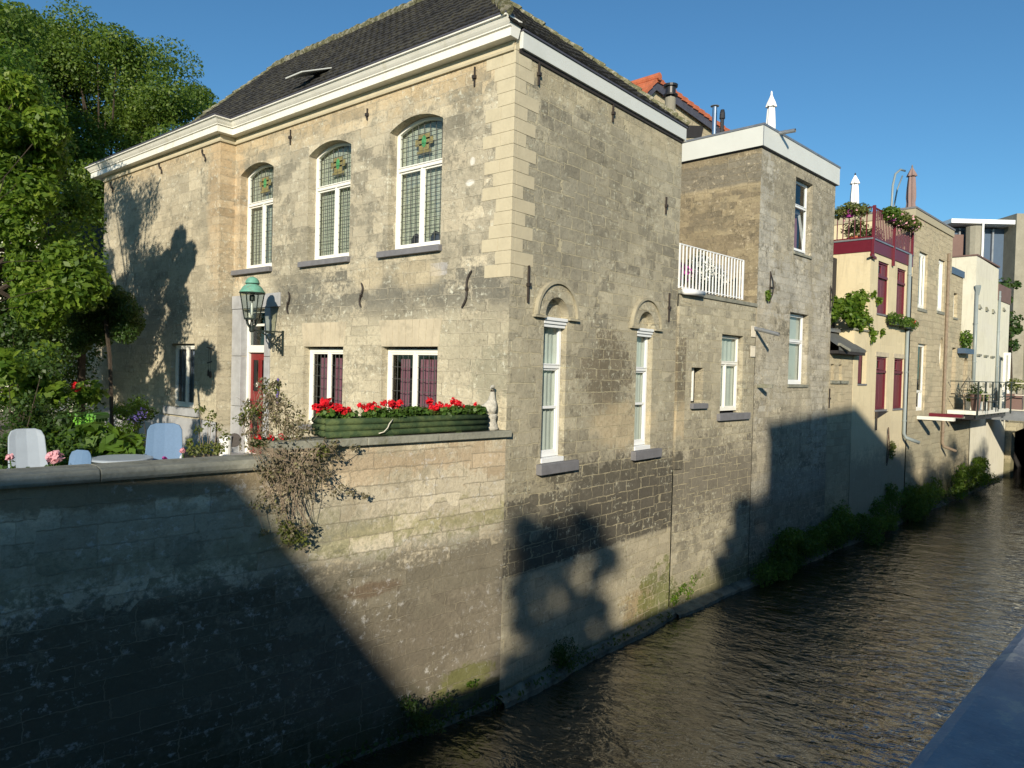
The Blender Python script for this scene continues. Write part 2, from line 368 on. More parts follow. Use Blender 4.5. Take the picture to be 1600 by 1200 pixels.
M['stoneA'] = stone('sandstone front facade', [(.30, .28, .22), (.38, .355, .275), (.45, .415, .315), (.54, .49, .375)], (.54, .50, .38), h=.235, w=.58, mort_f=.5, stain=(.19, .18, .14), stain_t=(.44, .62), stain_f=.7,
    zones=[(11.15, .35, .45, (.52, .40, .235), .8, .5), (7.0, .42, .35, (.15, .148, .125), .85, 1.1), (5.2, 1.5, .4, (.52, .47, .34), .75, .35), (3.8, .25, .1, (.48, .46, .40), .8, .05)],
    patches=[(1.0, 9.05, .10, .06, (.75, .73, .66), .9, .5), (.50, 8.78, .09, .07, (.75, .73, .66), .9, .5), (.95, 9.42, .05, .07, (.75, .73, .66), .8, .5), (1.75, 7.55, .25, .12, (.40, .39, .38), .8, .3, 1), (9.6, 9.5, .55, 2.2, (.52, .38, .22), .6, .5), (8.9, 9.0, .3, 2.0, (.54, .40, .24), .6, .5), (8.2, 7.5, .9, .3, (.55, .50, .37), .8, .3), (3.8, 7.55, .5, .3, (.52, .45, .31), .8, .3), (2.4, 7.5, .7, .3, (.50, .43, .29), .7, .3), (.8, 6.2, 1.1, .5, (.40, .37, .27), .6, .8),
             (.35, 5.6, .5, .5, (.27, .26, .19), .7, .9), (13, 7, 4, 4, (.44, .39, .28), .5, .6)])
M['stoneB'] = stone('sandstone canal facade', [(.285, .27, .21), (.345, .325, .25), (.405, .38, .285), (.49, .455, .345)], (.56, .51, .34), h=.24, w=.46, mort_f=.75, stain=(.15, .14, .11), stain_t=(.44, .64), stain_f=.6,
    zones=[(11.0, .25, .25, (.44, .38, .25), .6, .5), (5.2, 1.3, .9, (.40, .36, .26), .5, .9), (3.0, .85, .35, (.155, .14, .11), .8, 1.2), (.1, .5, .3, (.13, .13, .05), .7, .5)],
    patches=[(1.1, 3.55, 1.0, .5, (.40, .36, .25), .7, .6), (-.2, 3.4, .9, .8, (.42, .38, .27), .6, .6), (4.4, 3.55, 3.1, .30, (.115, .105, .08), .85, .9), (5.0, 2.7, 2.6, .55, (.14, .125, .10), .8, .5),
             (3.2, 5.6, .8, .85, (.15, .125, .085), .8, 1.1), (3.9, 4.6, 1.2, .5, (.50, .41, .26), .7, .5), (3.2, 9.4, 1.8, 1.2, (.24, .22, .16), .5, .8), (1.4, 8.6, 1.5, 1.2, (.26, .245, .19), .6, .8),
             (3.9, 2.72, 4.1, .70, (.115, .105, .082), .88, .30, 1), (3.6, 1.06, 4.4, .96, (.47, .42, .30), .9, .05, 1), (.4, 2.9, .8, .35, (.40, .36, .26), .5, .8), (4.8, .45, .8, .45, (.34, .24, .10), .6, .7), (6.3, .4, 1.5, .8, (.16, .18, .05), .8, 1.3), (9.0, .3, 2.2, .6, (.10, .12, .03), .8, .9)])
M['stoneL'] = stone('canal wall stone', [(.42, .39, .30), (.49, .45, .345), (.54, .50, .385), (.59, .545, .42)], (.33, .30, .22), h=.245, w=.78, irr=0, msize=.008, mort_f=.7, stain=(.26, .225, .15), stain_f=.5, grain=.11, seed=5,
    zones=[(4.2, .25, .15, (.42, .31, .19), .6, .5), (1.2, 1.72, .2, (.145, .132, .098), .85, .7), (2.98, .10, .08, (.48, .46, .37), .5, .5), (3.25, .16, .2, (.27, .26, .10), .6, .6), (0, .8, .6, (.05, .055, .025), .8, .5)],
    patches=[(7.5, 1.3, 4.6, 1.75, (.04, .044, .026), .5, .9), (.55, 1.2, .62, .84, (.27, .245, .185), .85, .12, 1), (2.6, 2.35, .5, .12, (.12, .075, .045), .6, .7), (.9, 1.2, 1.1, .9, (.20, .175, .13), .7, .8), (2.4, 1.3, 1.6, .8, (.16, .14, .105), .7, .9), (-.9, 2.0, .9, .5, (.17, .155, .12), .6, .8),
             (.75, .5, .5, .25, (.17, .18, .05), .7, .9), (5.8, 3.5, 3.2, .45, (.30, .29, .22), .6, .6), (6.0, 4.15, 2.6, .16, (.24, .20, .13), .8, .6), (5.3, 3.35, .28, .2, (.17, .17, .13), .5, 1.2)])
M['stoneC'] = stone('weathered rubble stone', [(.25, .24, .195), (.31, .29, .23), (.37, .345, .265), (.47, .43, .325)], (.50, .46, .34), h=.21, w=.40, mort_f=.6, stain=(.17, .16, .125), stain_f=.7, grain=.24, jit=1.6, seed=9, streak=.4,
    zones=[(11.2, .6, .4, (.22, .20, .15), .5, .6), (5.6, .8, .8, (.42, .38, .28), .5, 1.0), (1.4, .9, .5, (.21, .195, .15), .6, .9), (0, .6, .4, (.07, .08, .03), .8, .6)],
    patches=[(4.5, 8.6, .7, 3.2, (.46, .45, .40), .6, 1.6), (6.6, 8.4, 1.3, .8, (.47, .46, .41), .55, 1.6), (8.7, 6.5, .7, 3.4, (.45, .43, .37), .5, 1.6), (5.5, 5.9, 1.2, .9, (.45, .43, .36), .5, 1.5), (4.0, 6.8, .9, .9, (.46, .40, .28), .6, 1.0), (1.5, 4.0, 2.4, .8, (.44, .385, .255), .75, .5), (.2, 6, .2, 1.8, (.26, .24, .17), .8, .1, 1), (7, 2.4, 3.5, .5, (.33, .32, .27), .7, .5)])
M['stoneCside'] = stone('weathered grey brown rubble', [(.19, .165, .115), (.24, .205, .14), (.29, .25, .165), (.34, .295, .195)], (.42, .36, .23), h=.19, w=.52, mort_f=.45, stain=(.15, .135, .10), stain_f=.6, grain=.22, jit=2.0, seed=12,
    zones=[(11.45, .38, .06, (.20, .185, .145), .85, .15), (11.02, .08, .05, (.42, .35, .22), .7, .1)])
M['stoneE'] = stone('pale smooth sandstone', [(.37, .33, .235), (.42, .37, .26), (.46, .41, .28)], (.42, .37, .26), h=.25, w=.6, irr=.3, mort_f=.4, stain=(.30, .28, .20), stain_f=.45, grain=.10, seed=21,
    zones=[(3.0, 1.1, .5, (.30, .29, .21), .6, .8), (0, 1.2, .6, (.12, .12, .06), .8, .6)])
M['render'] = stone('cream painted render', [(.55, .49, .335), (.57, .51, .35), (.59, .53, .365)], (.52, .46, .32), h=.5, w=1.3, irr=0, streak=.25, msize=.004, mort_f=.15, stain=(.52, .45, .29), stain_f=.3, grain=.035, bump=.002, seed=2,
    zones=[(3.6, .7, .4, (.50, .45, .32), .5, .5), (1.2, 1.6, .4, (.25, .24, .19), .7, .7)])
M['renderG'] = stone('pale cream smooth render', [(.62, .60, .49), (.64, .62, .51), (.66, .64, .53)], (.6, .56, .43), h=1.2, w=2.2, irr=0, streak=.25, msize=.004, mort_f=.15, stain=(.5, .47, .36), stain_f=.25, grain=.02, bump=.001, seed=3)
M['quoin'] = plain('dressed cream quoin stone', (.51, .455, .32), .85, .07, 3, bump=.004, spec=.2)
M['lintel'] = plain('tan dressed stone', (.50, .44, .32), .85, .10, 3, bump=.004, spec=.2, dirt=(.30, .27, .20), dscale=2.5)
M['lintelgrey'] = plain('grey moulded stone', (.36, .33, .24), .85, .12, 5, bump=.004, spec=.2, dirt=(.22, .20, .15), dscale=4)
M['white'] = plain('white painted wood', (.80, .79, .72), .38, .03, 5, spec=.5)
M['whitebeam'] = plain('weathered white paint', (.76, .75, .67), .45, .05, 2.5, spec=.5, dirt=(.62, .60, .48), dscale=3)
M['fascia'] = plain('pale grey fascia board', (.62, .64, .60), .4, .03, 1.2, spec=.5, dirt=(.55, .57, .52), dscale=.8)
M['pvc'] = plain('white plastic frame', (.78, .80, .80), .3, .02, 4, spec=.5)
M['blue'] = plain('grey bluestone', (.17, .17, .18), .7, .12, 7, bump=.003)
M['bluelight'] = plain('pale grey limestone surround', (.36, .37, .38), .7, .12, 5, bump=.003, dirt=(.26, .26, .26))
M['zinc'] = plain('dull zinc', (.30, .32, .34), .45, .15, 4, metal=.6)
M['lead'] = plain('dark lead edging', (.07, .07, .09), .55, .2, 4)
M['iron'] = plain('wrought iron', (.035, .028, .024), .6, .25, 20, bump=.002)
M['rust'] = plain('rusted iron', (.10, .065, .045), .8, .3, 20, bump=.003)
M['lampiron'] = plain('dark green black painted iron', (.018, .028, .026), .45, .2, 10)
M['verdigris'] = plain('verdigris copper', (.13, .33, .25), .65, .16, 14, dirt=(.18, .16, .11), dscale=9)
M['coping'] = plain('weathered bluestone coping', (.235, .235, .19), .8, .22, 3.5, bump=.01, dirt=(.15, .15, .09), dscale=3)
t = NT('blue grey coping stone'); c = t.geo('Position'); a_ = t.noise(c, 3, 6, .7); b_ = t.noise(c, 60, 3, .7); d_ = t.noise(c, 14, 5, .75)
t.fin(t.mix(t.ss(d_, .56, .66), t.mix(t.ss(a_, .35, .65), (.18, .20, .235), (.29, .31, .34)), (.36, .36, .34)), .75, t.bump(t.math('ADD', t.math('MULTIPLY', b_, .5), d_), .006), 0, .3); M['parapet'] = t.mat
M['reddoor'] = plain('dark red painted wood', (.20, .02, .02), .35, .1, 8, spec=.5)
M['maroon'] = plain('maroon painted wood', (.125, .010, .022), .42, .08, 6, spec=.5)
M['mauve'] = plain('mauve painted metal', (.13, .045, .06), .45, .08, 3)
M['glass'] = glassmat('window glass', see=.86)
M['lampglass'] = glassmat('lantern glass', (.9, .95, .9), .9)
M['darkglass'] = glassmat('dark glass', (.2, .25, .3), .4)
M['lead_came'] = plain('lead cames', (.09, .095, .09), .5, .1, 10)
M['stgreen'] = plain('green stained glass', (.07, .26, .10), .3, .3, 20)
M['stolive'] = plain('olive amber stained glass', (.22, .19, .08), .3, .35, 20)
def blindmat(name, c, k=55):
    t = NT(name); s = t.node('ShaderNodeSeparateXYZ'); t.put(s.inputs[0], t.geo('Position'))
    f = t.math('SINE', t.math('MULTIPLY', s.outputs[2], 2 * math.pi * k / 2)); f = t.mr(f, -1, 1, .62, 1.0)
    return t.fin(t.mix(1, c, f, 'MULTIPLY'), .6)
M['blind'] = blindmat('slatted pale green blind', (.82, .83, .66))
M['net'] = plain('pale net curtain', (.78, .80, .72), .8, .05, 3)
M['netblue'] = plain('bluish lace curtain', (.30, .34, .45), .8, .15, 9)
M['purple'] = plain('mauve curtain cloth', (.33, .14, .19), .85, .08, 5)
M['dark'] = plain('unlit room', (.03, .028, .028), .9, .1, 3)  # near-black colour stands in for the lack of light indoors and in openings
M['creamcloth'] = plain('cream cloth', (.62, .58, .48), .9, .06, 5, bump=.01)
M['whitecloth'] = plain('white parasol cloth', (.82, .82, .80), .7, .04, 5)
M['taupecloth'] = plain('taupe parasol cloth', (.24, .17, .155), .9, .08, 5)
M['whitemetal'] = plain('white painted metal', (.82, .83, .82), .3, .02, 5, spec=.6)
M['steel'] = plain('brushed steel', (.6, .6, .6), .22, .05, 5, metal=1)
M['blackmetal'] = plain('black painted flue', (.02, .02, .022), .4, .15, 5)
M['terracotta'] = plain('orange clay tile', (.44, .13, .06), .8, .2, 4, bump=.01)
M['chairgrey'] = plain('pale blue grey plastic', (.33, .38, .43), .45, .05, 4)
M['chairmesh'] = plain('blue sling fabric', (.11, .19, .31), .7, .06, 30)
M['bin'] = plain('bright green plastic', (.13, .36, .03), .4, .06, 4)
M['binlid'] = plain('mid green plastic lid', (.07, .22, .03), .45, .08, 4)
M['yellow'] = plain('yellow sticker', (.55, .52, .04), .5, .05, 4)
M['logs'] = None
t = NT('mossy green stained timber'); c = t.obj(); g1 = t.noise(c, 5, 6, .65); g2 = t.noise(c, 40, 3)
t.fin(t.mix(t.ss(g1, .42, .66), (.035, .062, .028), (.085, .115, .045)), .8, t.bump(t.math('ADD', g1, g2), .01), 0, .2); M['logs'] = t.mat
M['goose'] = plain('weathered white concrete', (.50, .48, .41), .9, .22, 16, bump=.012, dirt=(.17, .155, .12), dscale=11)
M['gooseneck'] = plain('dark worn concrete', (.09, .075, .06), .9, .2, 16, bump=.004)
M['leafdark'] = leafmat('dark glossy leaves', (.014, .034, .009), (.042, .085, .017), .25)
M['leafmid'] = leafmat('mid green leaves', (.024, .058, .009), (.088, .168, .020), .40, (.22, .30, .04))
M['leafbright'] = leafmat('bright yellow green leaves', (.045, .105, .012), (.15, .235, .026), .45, (.28, .34, .05))
M['leaftop'] = leafmat('tall tree leaves', (.036, .070, .014), (.115, .185, .030), .42, (.21, .26, .05))
M['leafbank'] = leafmat('bank weed leaves', (.030, .07, .018), (.10, .18, .03), .4, (.18, .27, .04))
M['leafdry'] = leafmat('dry brown leaves', (.10, .085, .05), (.21, .175, .115), .25, (.20, .21, .07))
M['leafoliv'] = leafmat('olive leaves', (.06, .075, .02), (.16, .18, .045), .3)
M['leafger'] = leafmat('geranium leaves', (.03, .07, .015), (.09, .17, .03), .3)
M['hosta'] = leafmat('broad hosta leaves', (.05, .10, .015), (.12, .22, .03), .4)
M['petalred'] = leafmat('red petals', (.55, .008, .018), (.80, .02, .035), .25)
M['petalred'].node_tree.nodes['Translucent BSDF'].inputs[0].default_value = (.7, .02, .02, 1)
for l in list(M['petalred'].node_tree.nodes['Translucent BSDF'].inputs[0].links): M['petalred'].node_tree.links.remove(l)
def petal(name, a, b):
    m_ = leafmat(name, a, b, .25); n_ = m_.node_tree.nodes['Translucent BSDF'].inputs[0]
    for l in list(n_.links): m_.node_tree.links.remove(l)
    n_.default_value = tuple(b) + (1,); return m_
M['petalpink'] = petal('pink petals', (.70, .30, .36), (.80, .45, .50))
M['petalmag'] = petal('magenta petals', (.28, .03, .20), (.42, .06, .32))
M['petalwhite'] = petal('white petals', (.65, .68, .62), (.8, .8, .76))
M['petalviolet'] = petal('violet petals', (.10, .08, .30), (.18, .14, .42))
M['bark'] = plain('rough bark', (.055, .042, .03), .95, .3, 12, bump=.02)
M['twig'] = plain('dry twigs', (.24, .19, .135), .9, .2, 10)
M['wood'] = plain('weathered timber', (.22, .17, .12), .8, .2, 9, bump=.004)
M['concrete'] = plain('board marked concrete', (.27, .255, .20), .9, .12, 1.2, bump=.01, dirt=(.20, .19, .15), dscale=.7)
M['footing'] = plain('scoured pale footing stone', (.17, .17, .13), .9, .4, 3, bump=.04, dirt=(.035, .04, .018), dscale=2.2)
M['felt'] = plain('grey roofing felt', (.10, .105, .10), .85, .15, 3, bump=.005)
M['brown'] = plain('brown cladding panel', (.16, .10, .085), .7, .08, 1)
M['tv'] = plain('black plastic', (.01, .01, .01), .3, .1, 4)
# pantile roof
t = NT('dark mossy pantiles'); c = t.geo('Position'); n1 = t.noise(c, 1.2, 6, .7); n2 = t.noise(c, 14, 5, .7); wr = t.geo('Random Per Island')
t.fin(t.mix(t.ss(t.math('ADD', n2, t.math('MULTIPLY', n1, .4)), .68, .86), t.mix(t.ss(n1, .3, .7), (.024, .024, .025), (.040, .038, .036)), (.085, .08, .055)), .85, t.bump(n2, .012), 0, .25); M['pantile'] = t.mat
t = NT('lichened ridge tile and mortar'); c = t.geo('Position'); n2 = t.noise(c, 9, 5, .75)
t.fin(t.ramp(n2, [(.3, (.05, .05, .035)), (.5, (.14, .14, .07)), (.62, (.34, .32, .26)), (.75, (.14, .15, .05))]), .95, t.bump(n2, .03)); M['ridge'] = t.mat
# water
t = NT('river water'); c = t.geo('Position')
mp = t.node('ShaderNodeMapping'); t.put(mp.inputs[0], c); mp.inputs['Rotation'].default_value = (0, 0, R(38)); mp.inputs['Scale'].default_value = (1.0, .55, 1)
w1 = t.noise(mp.outputs[0], 1.3, 3, .5, dist=.6); w2 = t.noise(mp.outputs[0], 5.0, 3, .55, dist=1.1); w3 = t.noise(mp.outputs[0], 13, 2, .5, dist=.6)
hgt = t.math('ADD', t.math('ADD', t.math('MULTIPLY', w1, .7), t.math('MULTIPLY', w2, t.mr(t.noise(c, .4, 3), .35, .65, .28, .58))), t.math('MULTIPLY', w3, .10))
t.fin(t.mix(t.ss(t.noise(c, .5, 4), .4, .6), (.018, .016, .008), (.026, .022, .011)), .03, t.bump(hgt, .088, 1.0), 0, .5); t.p.inputs['IOR'].default_value = 2.8; M['water'] = t.mat
t = NT('paving and soil'); c = t.geo('Position'); n1 = t.noise(c, .6, 5); n2 = t.noise(c, 12, 5, .7)
t.fin(t.mix(t.ss(n1, .4, .6), (.15, .14, .11), (.09, .085, .06)), .95, t.bump(n2, .02)); M['ground'] = t.mat
t = NT('street paving'); c = t.geo('Position'); b_ = t.node('ShaderNodeTexBrick'); t.put(b_.inputs['Vector'], c); b_.inputs['Scale'].default_value = 4
for k_, v_ in (('Color1', (.16, .14, .12, 1)), ('Color2', (.20, .17, .14, 1)), ('Mortar', (.08, .075, .06, 1))): b_.inputs[k_].default_value = v_
t.fin(b_.outputs[0], .9); M['street'] = t.mat
# ------------------------------------------------------------------ generic window builder
def window(F, parent, u0, u1, z0, z1, rise=0, inset=.2, fw=.07, transom=None, mull=None, lead=None, mat=None, back=None, backo=.14, sill=None, glass=None, depth=.07, casements=True, emblem=False, doorlike=False, name='window'):
    mat = mat or M['white']; mb = MB(); o1 = -inset; o0 = -inset - depth
    out = arch(u0, u1, z0, z1, rise); inn = arch(u0 + fw, u1 - fw, z0 + fw * 1.2, z1 - (fw * .2 if rise else fw), max(0, rise - fw * .5))
    mb.ring(F, out, inn, o0, o1)
    zt = None; c = .038
    cells = []
    if transom:
        mb.box(F, u0 + fw, u1 - fw, o0 - .002, o1 + .02, transom - .045, transom + .045)
        mb.box(F, u0 + fw, u1 - fw, o1 + .02, o1 + .035, transom + .02, transom + .045)
        lo_top = transom - .045
    else: lo_top = z1 - fw if not rise else z1
    us = [u0 + fw] + ([m_ for m_ in mull] if mull else []) + [u1 - fw]
    for i in range(len(us) - 1):
        a = us[i] + (.028 if i else 0); b = us[i + 1] - (.028 if i < len(us) - 2 else 0); cells.append((a, b, z0 + fw * 1.2, lo_top))
    for m_ in (mull or []): mb.box(F, m_ - .028, m_ + .028, o0 - .001, o1 + .012, z0 + fw * 1.2, lo_top)
    for (a, b, c0, c1) in cells if casements else []:
        mb.ring(F, arch(a, b, c0, c1, 0), arch(a + c, b - c, c0 + c, c1 - c, 0), o0 + .012, o1 - .012)
    w = mb.build(name, mat, parent, bevel=.005)
    gl = MB(); pts = arch(u0 + fw * .8, u1 - fw * .8, z0 + fw, z1 - .01, max(0, rise - fw * .4)); oz = (o0 + o1) / 2
    gl.add([F(u, oz, z) for u, z in pts], [tuple(range(len(pts)))]); gl.build('glass_pane', glass or M['glass'], w)
    if lead:
        lm = MB(); nx, nz, nzt = lead
        for (a, b, c0, c1) in cells:
            for i in range(1, nx): uu = a + c + (b - a - 2 * c) * i / nx; lm.box(F, uu - .004, uu + .004, oz - .008, oz + .008, c0 + c, c1 - c)
            for j in range(1, nz): zz = c0 + c + (c1 - c0 - 2 * c) * j / nz; lm.box(F, a + c, b - c, oz - .009, oz + .009, zz - .004, zz + .004)
        if nzt and transom:
            top0 = transom + .045; W_ = (u1 - u0 - 2 * fw); Rr = ((W_ / 2) ** 2 + rise ** 2) / (2 * max(rise, .01)); cu = (u0 + u1) / 2
            topz = lambda uu: (z1 - .02 + rise - fw * .6 - Rr + math.sqrt(max(0, Rr * Rr - (uu - cu) ** 2))) if rise else z1 - fw
            n_ = nx * 2
            for i in range(1, n_): uu = u0 + fw + W_ * i / n_; lm.box(F, uu - .004, uu + .004, oz - .008, oz + .008, top0, topz(uu))
            for j in range(1, nzt):
                zz = top0 + (z1 + rise - fw - top0) * j / nzt; hw = W_ / 2
                if zz > z1 - .03 and rise: hw = math.sqrt(max(0.0, Rr * Rr - (zz - (z1 + rise - fw * .6 - Rr)) ** 2))
                lm.box(F, cu - hw, cu + hw, oz - .009, oz + .009, zz - .004, zz + .004)
        lm.build('leading', M['lead_came'], w)
    if emblem:
        cu = (u0 + u1) / 2; cz = transom + (z1 + rise - transom) * .52; e = MB()
        for (du, dz, a, b) in ((0, 0, .25, .07), (0, .09, .16, .06), (0, -.10, .14, .07), (0, -.2, .2, .025)): e.box(F, cu - a, cu + a, oz - .006, oz + .005, cz + dz - b, cz + dz + b * .9)
        e.build('stained_glass', M['stolive'], w)
        g_ = MB(); g_.prism(F, [(cu + .065 * math.cos(k * math.pi / 6), cz + .12 * math.sin(k * math.pi / 6)) for k in range(12)], oz - .008, oz + .009); g_.build('green_roundel', M['stgreen'], w)
    if back:
        kind, bm_ = back; ob = -inset - backo; bk = MB()
        def sheet(a, b, za, zb, amp, n, oo):
            vs = []; fs = []
            for i in range(n + 1):
                uu = a + (b - a) * i / n; ph = amp * math.sin(i * 1.35 + a * 9) + amp * .5 * math.sin(i * .61)
                vs += [F(uu, oo + ph, za), F(uu, oo + ph, zb)]
            for i in range(n): fs.append((2 * i, 2 * i + 2, 2 * i + 3, 2 * i + 1))
            bk.add(vs, fs)
        tz = z1 + rise
        if kind == 'full': sheet(u0, u1, z0, tz, .012, 24, ob)
        elif kind == 'blind': sheet(u0, u1, z0, tz, 0, 2, ob)
        elif kind == 'split': sheet(u0, u0 + (u1 - u0) * .52, z0, tz - .2, .02, 26, ob); sheet(u0 + (u1 - u0) * .70, u1 - (u1 - u0) * .12, z0, tz - .2, .02, 16, ob)
        elif kind == 'half': sheet(u0, u1, z0, z0 + (tz - z0) * .62, .012, 24, ob)
        bk.build('curtain', bm_, w, smooth=False)
    if sill:
        h_, proud, over, sm = sill; s_ = MB(); s_.box(F, u0 - over, u1 + over, -inset + .0, proud, z0 - h_, z0 - .003); s_.build('sill', sm, w, bevel=.008)
    return w

def s_anchor(F, u, z, h=.55, flip=1, parent=None, lean=.03):
    pts = [F(u + lean * a / 2.6 + flip * .07 * math.sin(a), .035 + (0.02 if abs(a) < .3 else 0), z + h * .5 * (a / 2.6)) for a in np.linspace(-2.6, 2.6, 15)]
    mb = MB(); mb.tube(pts, [.012] + [.02] * 13 + [.012], 6); mb.box(F, u - .018, u + .018, -.02, .05, z - .03, z + .03); return mb.build('wall_anchor', M['iron'], parent)
def bar_anchor(F, u, z0, z1, parent=None, o=.03, w=.028):
    mb = MB(); mb.box(F, u - w / 2, u + w / 2, .004, o + .012, z0, z1); mb.box(F, u - .035, u + .035, -.01, o + .035, (z0 + z1) / 2 - .04, (z0 + z1) / 2 + .02); return mb.build('wall_anchor', M['iron'], parent)

# ------------------------------------------------------------------ main stone house
H = thing('stone_house', 'two storey sandstone corner house with white cornice and dark tiled roof', 'house', (0, 0, 3.4))
PY = 9.15; PO = .4; GZ = 3.4; WT = 11.36
UP = [(7.41, 8.89), (4.47, 5.99), (1.73, 3.24)]; LO = [(4.60, 6.04), (1.73, 3.34)]
mb = MB()
holes = [arch(a, b, 8.0, 10.36, .20) for a, b in UP] + [arch(a, b, 4.35, 6.09, 0) for a, b in LO] + [arch(7.62, 8.70, GZ + .02, 7.0, 0)]
mb.wall(FA, [(0, -.6), (PY, -.6), (PY, WT), (0, WT)], [list(reversed(h)) for h in holes], depth=.34)
# left wing (stands 0.4 m proud) with its return
mb.wall(FA, [(PY, 3.0), (16.23, 3.0), (16.23, WT), (PY, WT)], [list(reversed(arch(10.30, 11.60, 4.47, 6.155, 0)))], o=PO, depth=.25, u_off=.4)
mb.add([(-PO, PY, 3.0), (0, PY, 3.0), (0, PY, WT), (-PO, PY, WT)], [(0, 1, 2, 3)], [(PY + .4, 3.0), (PY, 3.0), (PY, WT), (PY + .4, WT)])
mb.add([(-PO, 16.23, 3), (6.2, 16.23, 3), (6.2, 16.23, WT), (-PO, 16.23, WT)], [(0, 1, 2, 3)], [(0, 3.0), (6, 3.0), (6, WT), (0, WT)])
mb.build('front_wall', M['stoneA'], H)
bw = [(1.04, 1.67), (4.40, 5.02)]
mb = MB()
bh = [arch(a - .04, b + .05, 3.87, 6.70, (b - a + .09) / 2 * .98, 16) for a, b in bw]
mb.wall(FB, [(0, -.8), (6.2, -.8), (6.2, 11.36), (0, 11.36)], bh, depth=.26)
mb.add([(6.2, 0, -.8), (6.2, 9, -.8), (6.2, 9, 11.36), (6.2, 0, 11.36)], [(0, 1, 2, 3)], [(6.2, -.8), (15, -.8), (15, 11.36), (6.2, 11.36)])
mb.add([(6.2, 9, 3), (6.2, 16.23, 3), (6.2, 16.23, 11.36), (6.2, 9, 11.36)], [(0, 1, 2, 3)], [(6.2, 3), (15, 3), (15, 11.36), (6.2, 11.36)])
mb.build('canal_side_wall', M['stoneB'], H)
mb = MB(); mb.wbox(.05, 6.15, .05, 16.1, 3.35, 3.42); mb.build('floor', M['dark'], H)
mb = MB(); mb.wbox(.55, 6.0, .6, 16.1, 7.2, 7.35); mb.wbox(1.3, 1.4, .6, 16, 3.42, 11.3); mb.build('inner_wall', M['dark'], H)
# quoins
mb = MB(); z = 7.30; k = 0
g = random.Random(4)
while z < 11.2:
    h_ = .228; la = (.62, .36, .72, .47)[k % 4] + g.uniform(-.05, .05); lb = (.40, .66, .33, .56)[k % 4] + g.uniform(-.05, .05)
    if k % 5 == 4: la = .40
    top = min(z + h_ - .006, 11.25)
    if la > .55:
        mb.wbox(-.008, .1, .30, la, z, top); mb.wbox(-.0085, .1, -.0085, .294, z, top)
    else: mb.wbox(-.0085, .1, -.0085, la, z, top)
    mb.wbox(.1, lb, -.0085, .1, z, top); z += h_; k += 1
mb.build('quoin_stones', M['quoin'], H, bevel=.004)
# flat arches over lower windows, pale stone slabs around openings
for a, b in LO:
    mb = MB(); n = 9; z0, z1 = 6.095, 6.62; e = .10; W_ = b - a
    for i in range(n):
        t0, t1 = i / n, (i + 1) / n; gp = .007
        mb.prism(FA, [(a - .02 + (W_ + .04) * t0 + gp, z0), (a - .02 + (W_ + .04) * t1 - gp, z0), (a - e + (W_ + 2 * e) * t1 - gp, z1), (a - e + (W_ + 2 * e) * t0 + gp, z1)], -.05, .006)
    mb.build('flat_arch', M['lintel'], H)
# B side hoods: semicircular drip rings and blind tympanum
for a, b in bw:
    cu = (a + b) / 2; r0 = (b - a) / 2 + .045; mb = MB()
    n = 20; outp = [(cu + (r0 + .26) * math.cos(math.pi * k / n), 6.70 + (r0 + .26) * math.sin(math.pi * k / n)) for k in range(n + 1)]; inp = [(cu + (r0 + .002) * math.cos(math.pi * k / n), 6.70 + (r0 + .002) * math.sin(math.pi * k / n)) for k in range(n + 1)]
    vs = []; fs = []
    for o in (-.02, .04):
        for pl in (outp, inp): vs += [FB(u, o, z) for u, z in pl]
    N = n + 1; uvs = [(u, z) for _ in range(2) for pl in (outp, inp) for u, z in pl]
    for i in range(n):
        j = i + 1; fs += [(2 * N + i, 3 * N + i, 3 * N + j, 2 * N + j), (i, 2 * N + i, 2 * N + j, j), (N + i, N + j, 3 * N + j, 3 * N + i)]
    for q in (0, n): fs.append((q, N + q, 3 * N + q, 2 * N + q))
    mb.add(vs, fs, uvs); mb.build('arch_hood', M['stoneB'], H)
    o2 = [(cu + (r0 + .305) * math.cos(math.pi * k / n), 6.70 + (r0 + .305) * math.sin(math.pi * k / n)) for k in range(n + 1)] + [(cu + (r0 + .25) * math.cos(math.pi * k / n), 6.70 + (r0 + .25) * math.sin(math.pi * k / n)) for k in range(n, -1, -1)]
    mb = MB(); mb.prism(FB, o2, -.02, .085); mb.box(FB, cu - r0 - .34, cu - r0 - .01, -.02, .075, 6.655, 6.698); mb.box(FB, cu + r0 + .01, cu + r0 + .34, -.02, .075, 6.655, 6.698); mb.build('drip_mould', M['lintelgrey'], H)
    mb = MB(); pl = [(cu + (r0 + .02) * math.cos(math.pi * k / n), 6.66 + (r0 + .02) * math.sin(math.pi * k / n)) for k in range(n + 1)]
    mb.add([FB(u, -.14, z) for u, z in pl], [tuple(range(len(pl)))], [(u, z) for u, z in pl]); mb.build('arch_infill', M['stoneB'], H)
    w_ = window(FB, H, a - .03, b + .04, 4.07, 6.60, 0, inset=.12, fw=.075, transom=5.78, mat=M['pvc'], back=('full', M['net']), backo=.10)
    mb = MB(); mb.box(FB, a - .03, b + .04, -.12, -.03, 6.50, 6.561); mb.box(FB, a - .03, b + .04, -.121, .0, 6.56, 6.621); mb.box(FB, a - .03, b + .04, -.122, .03, 6.62, 6.68); mb.build('head_moulding', M['pvc'], w_, bevel=.008)
    MB().box(FB, a + .02, b - .01, -.19, -.125, 4.98, 5.03).build('glazing_bar', M['pvc'], w_); MB().box(FB, a - .03, b + .04, -.12, .02, 3.98, 4.068).build('lower_moulding', M['pvc'], w_, bevel=.008)
    mb = MB(); mb.box(FB, a - .16, b + .42, -.2, .12, 3.78, 3.975); mb.build('sill', M['blue'], w_, bevel=.01)
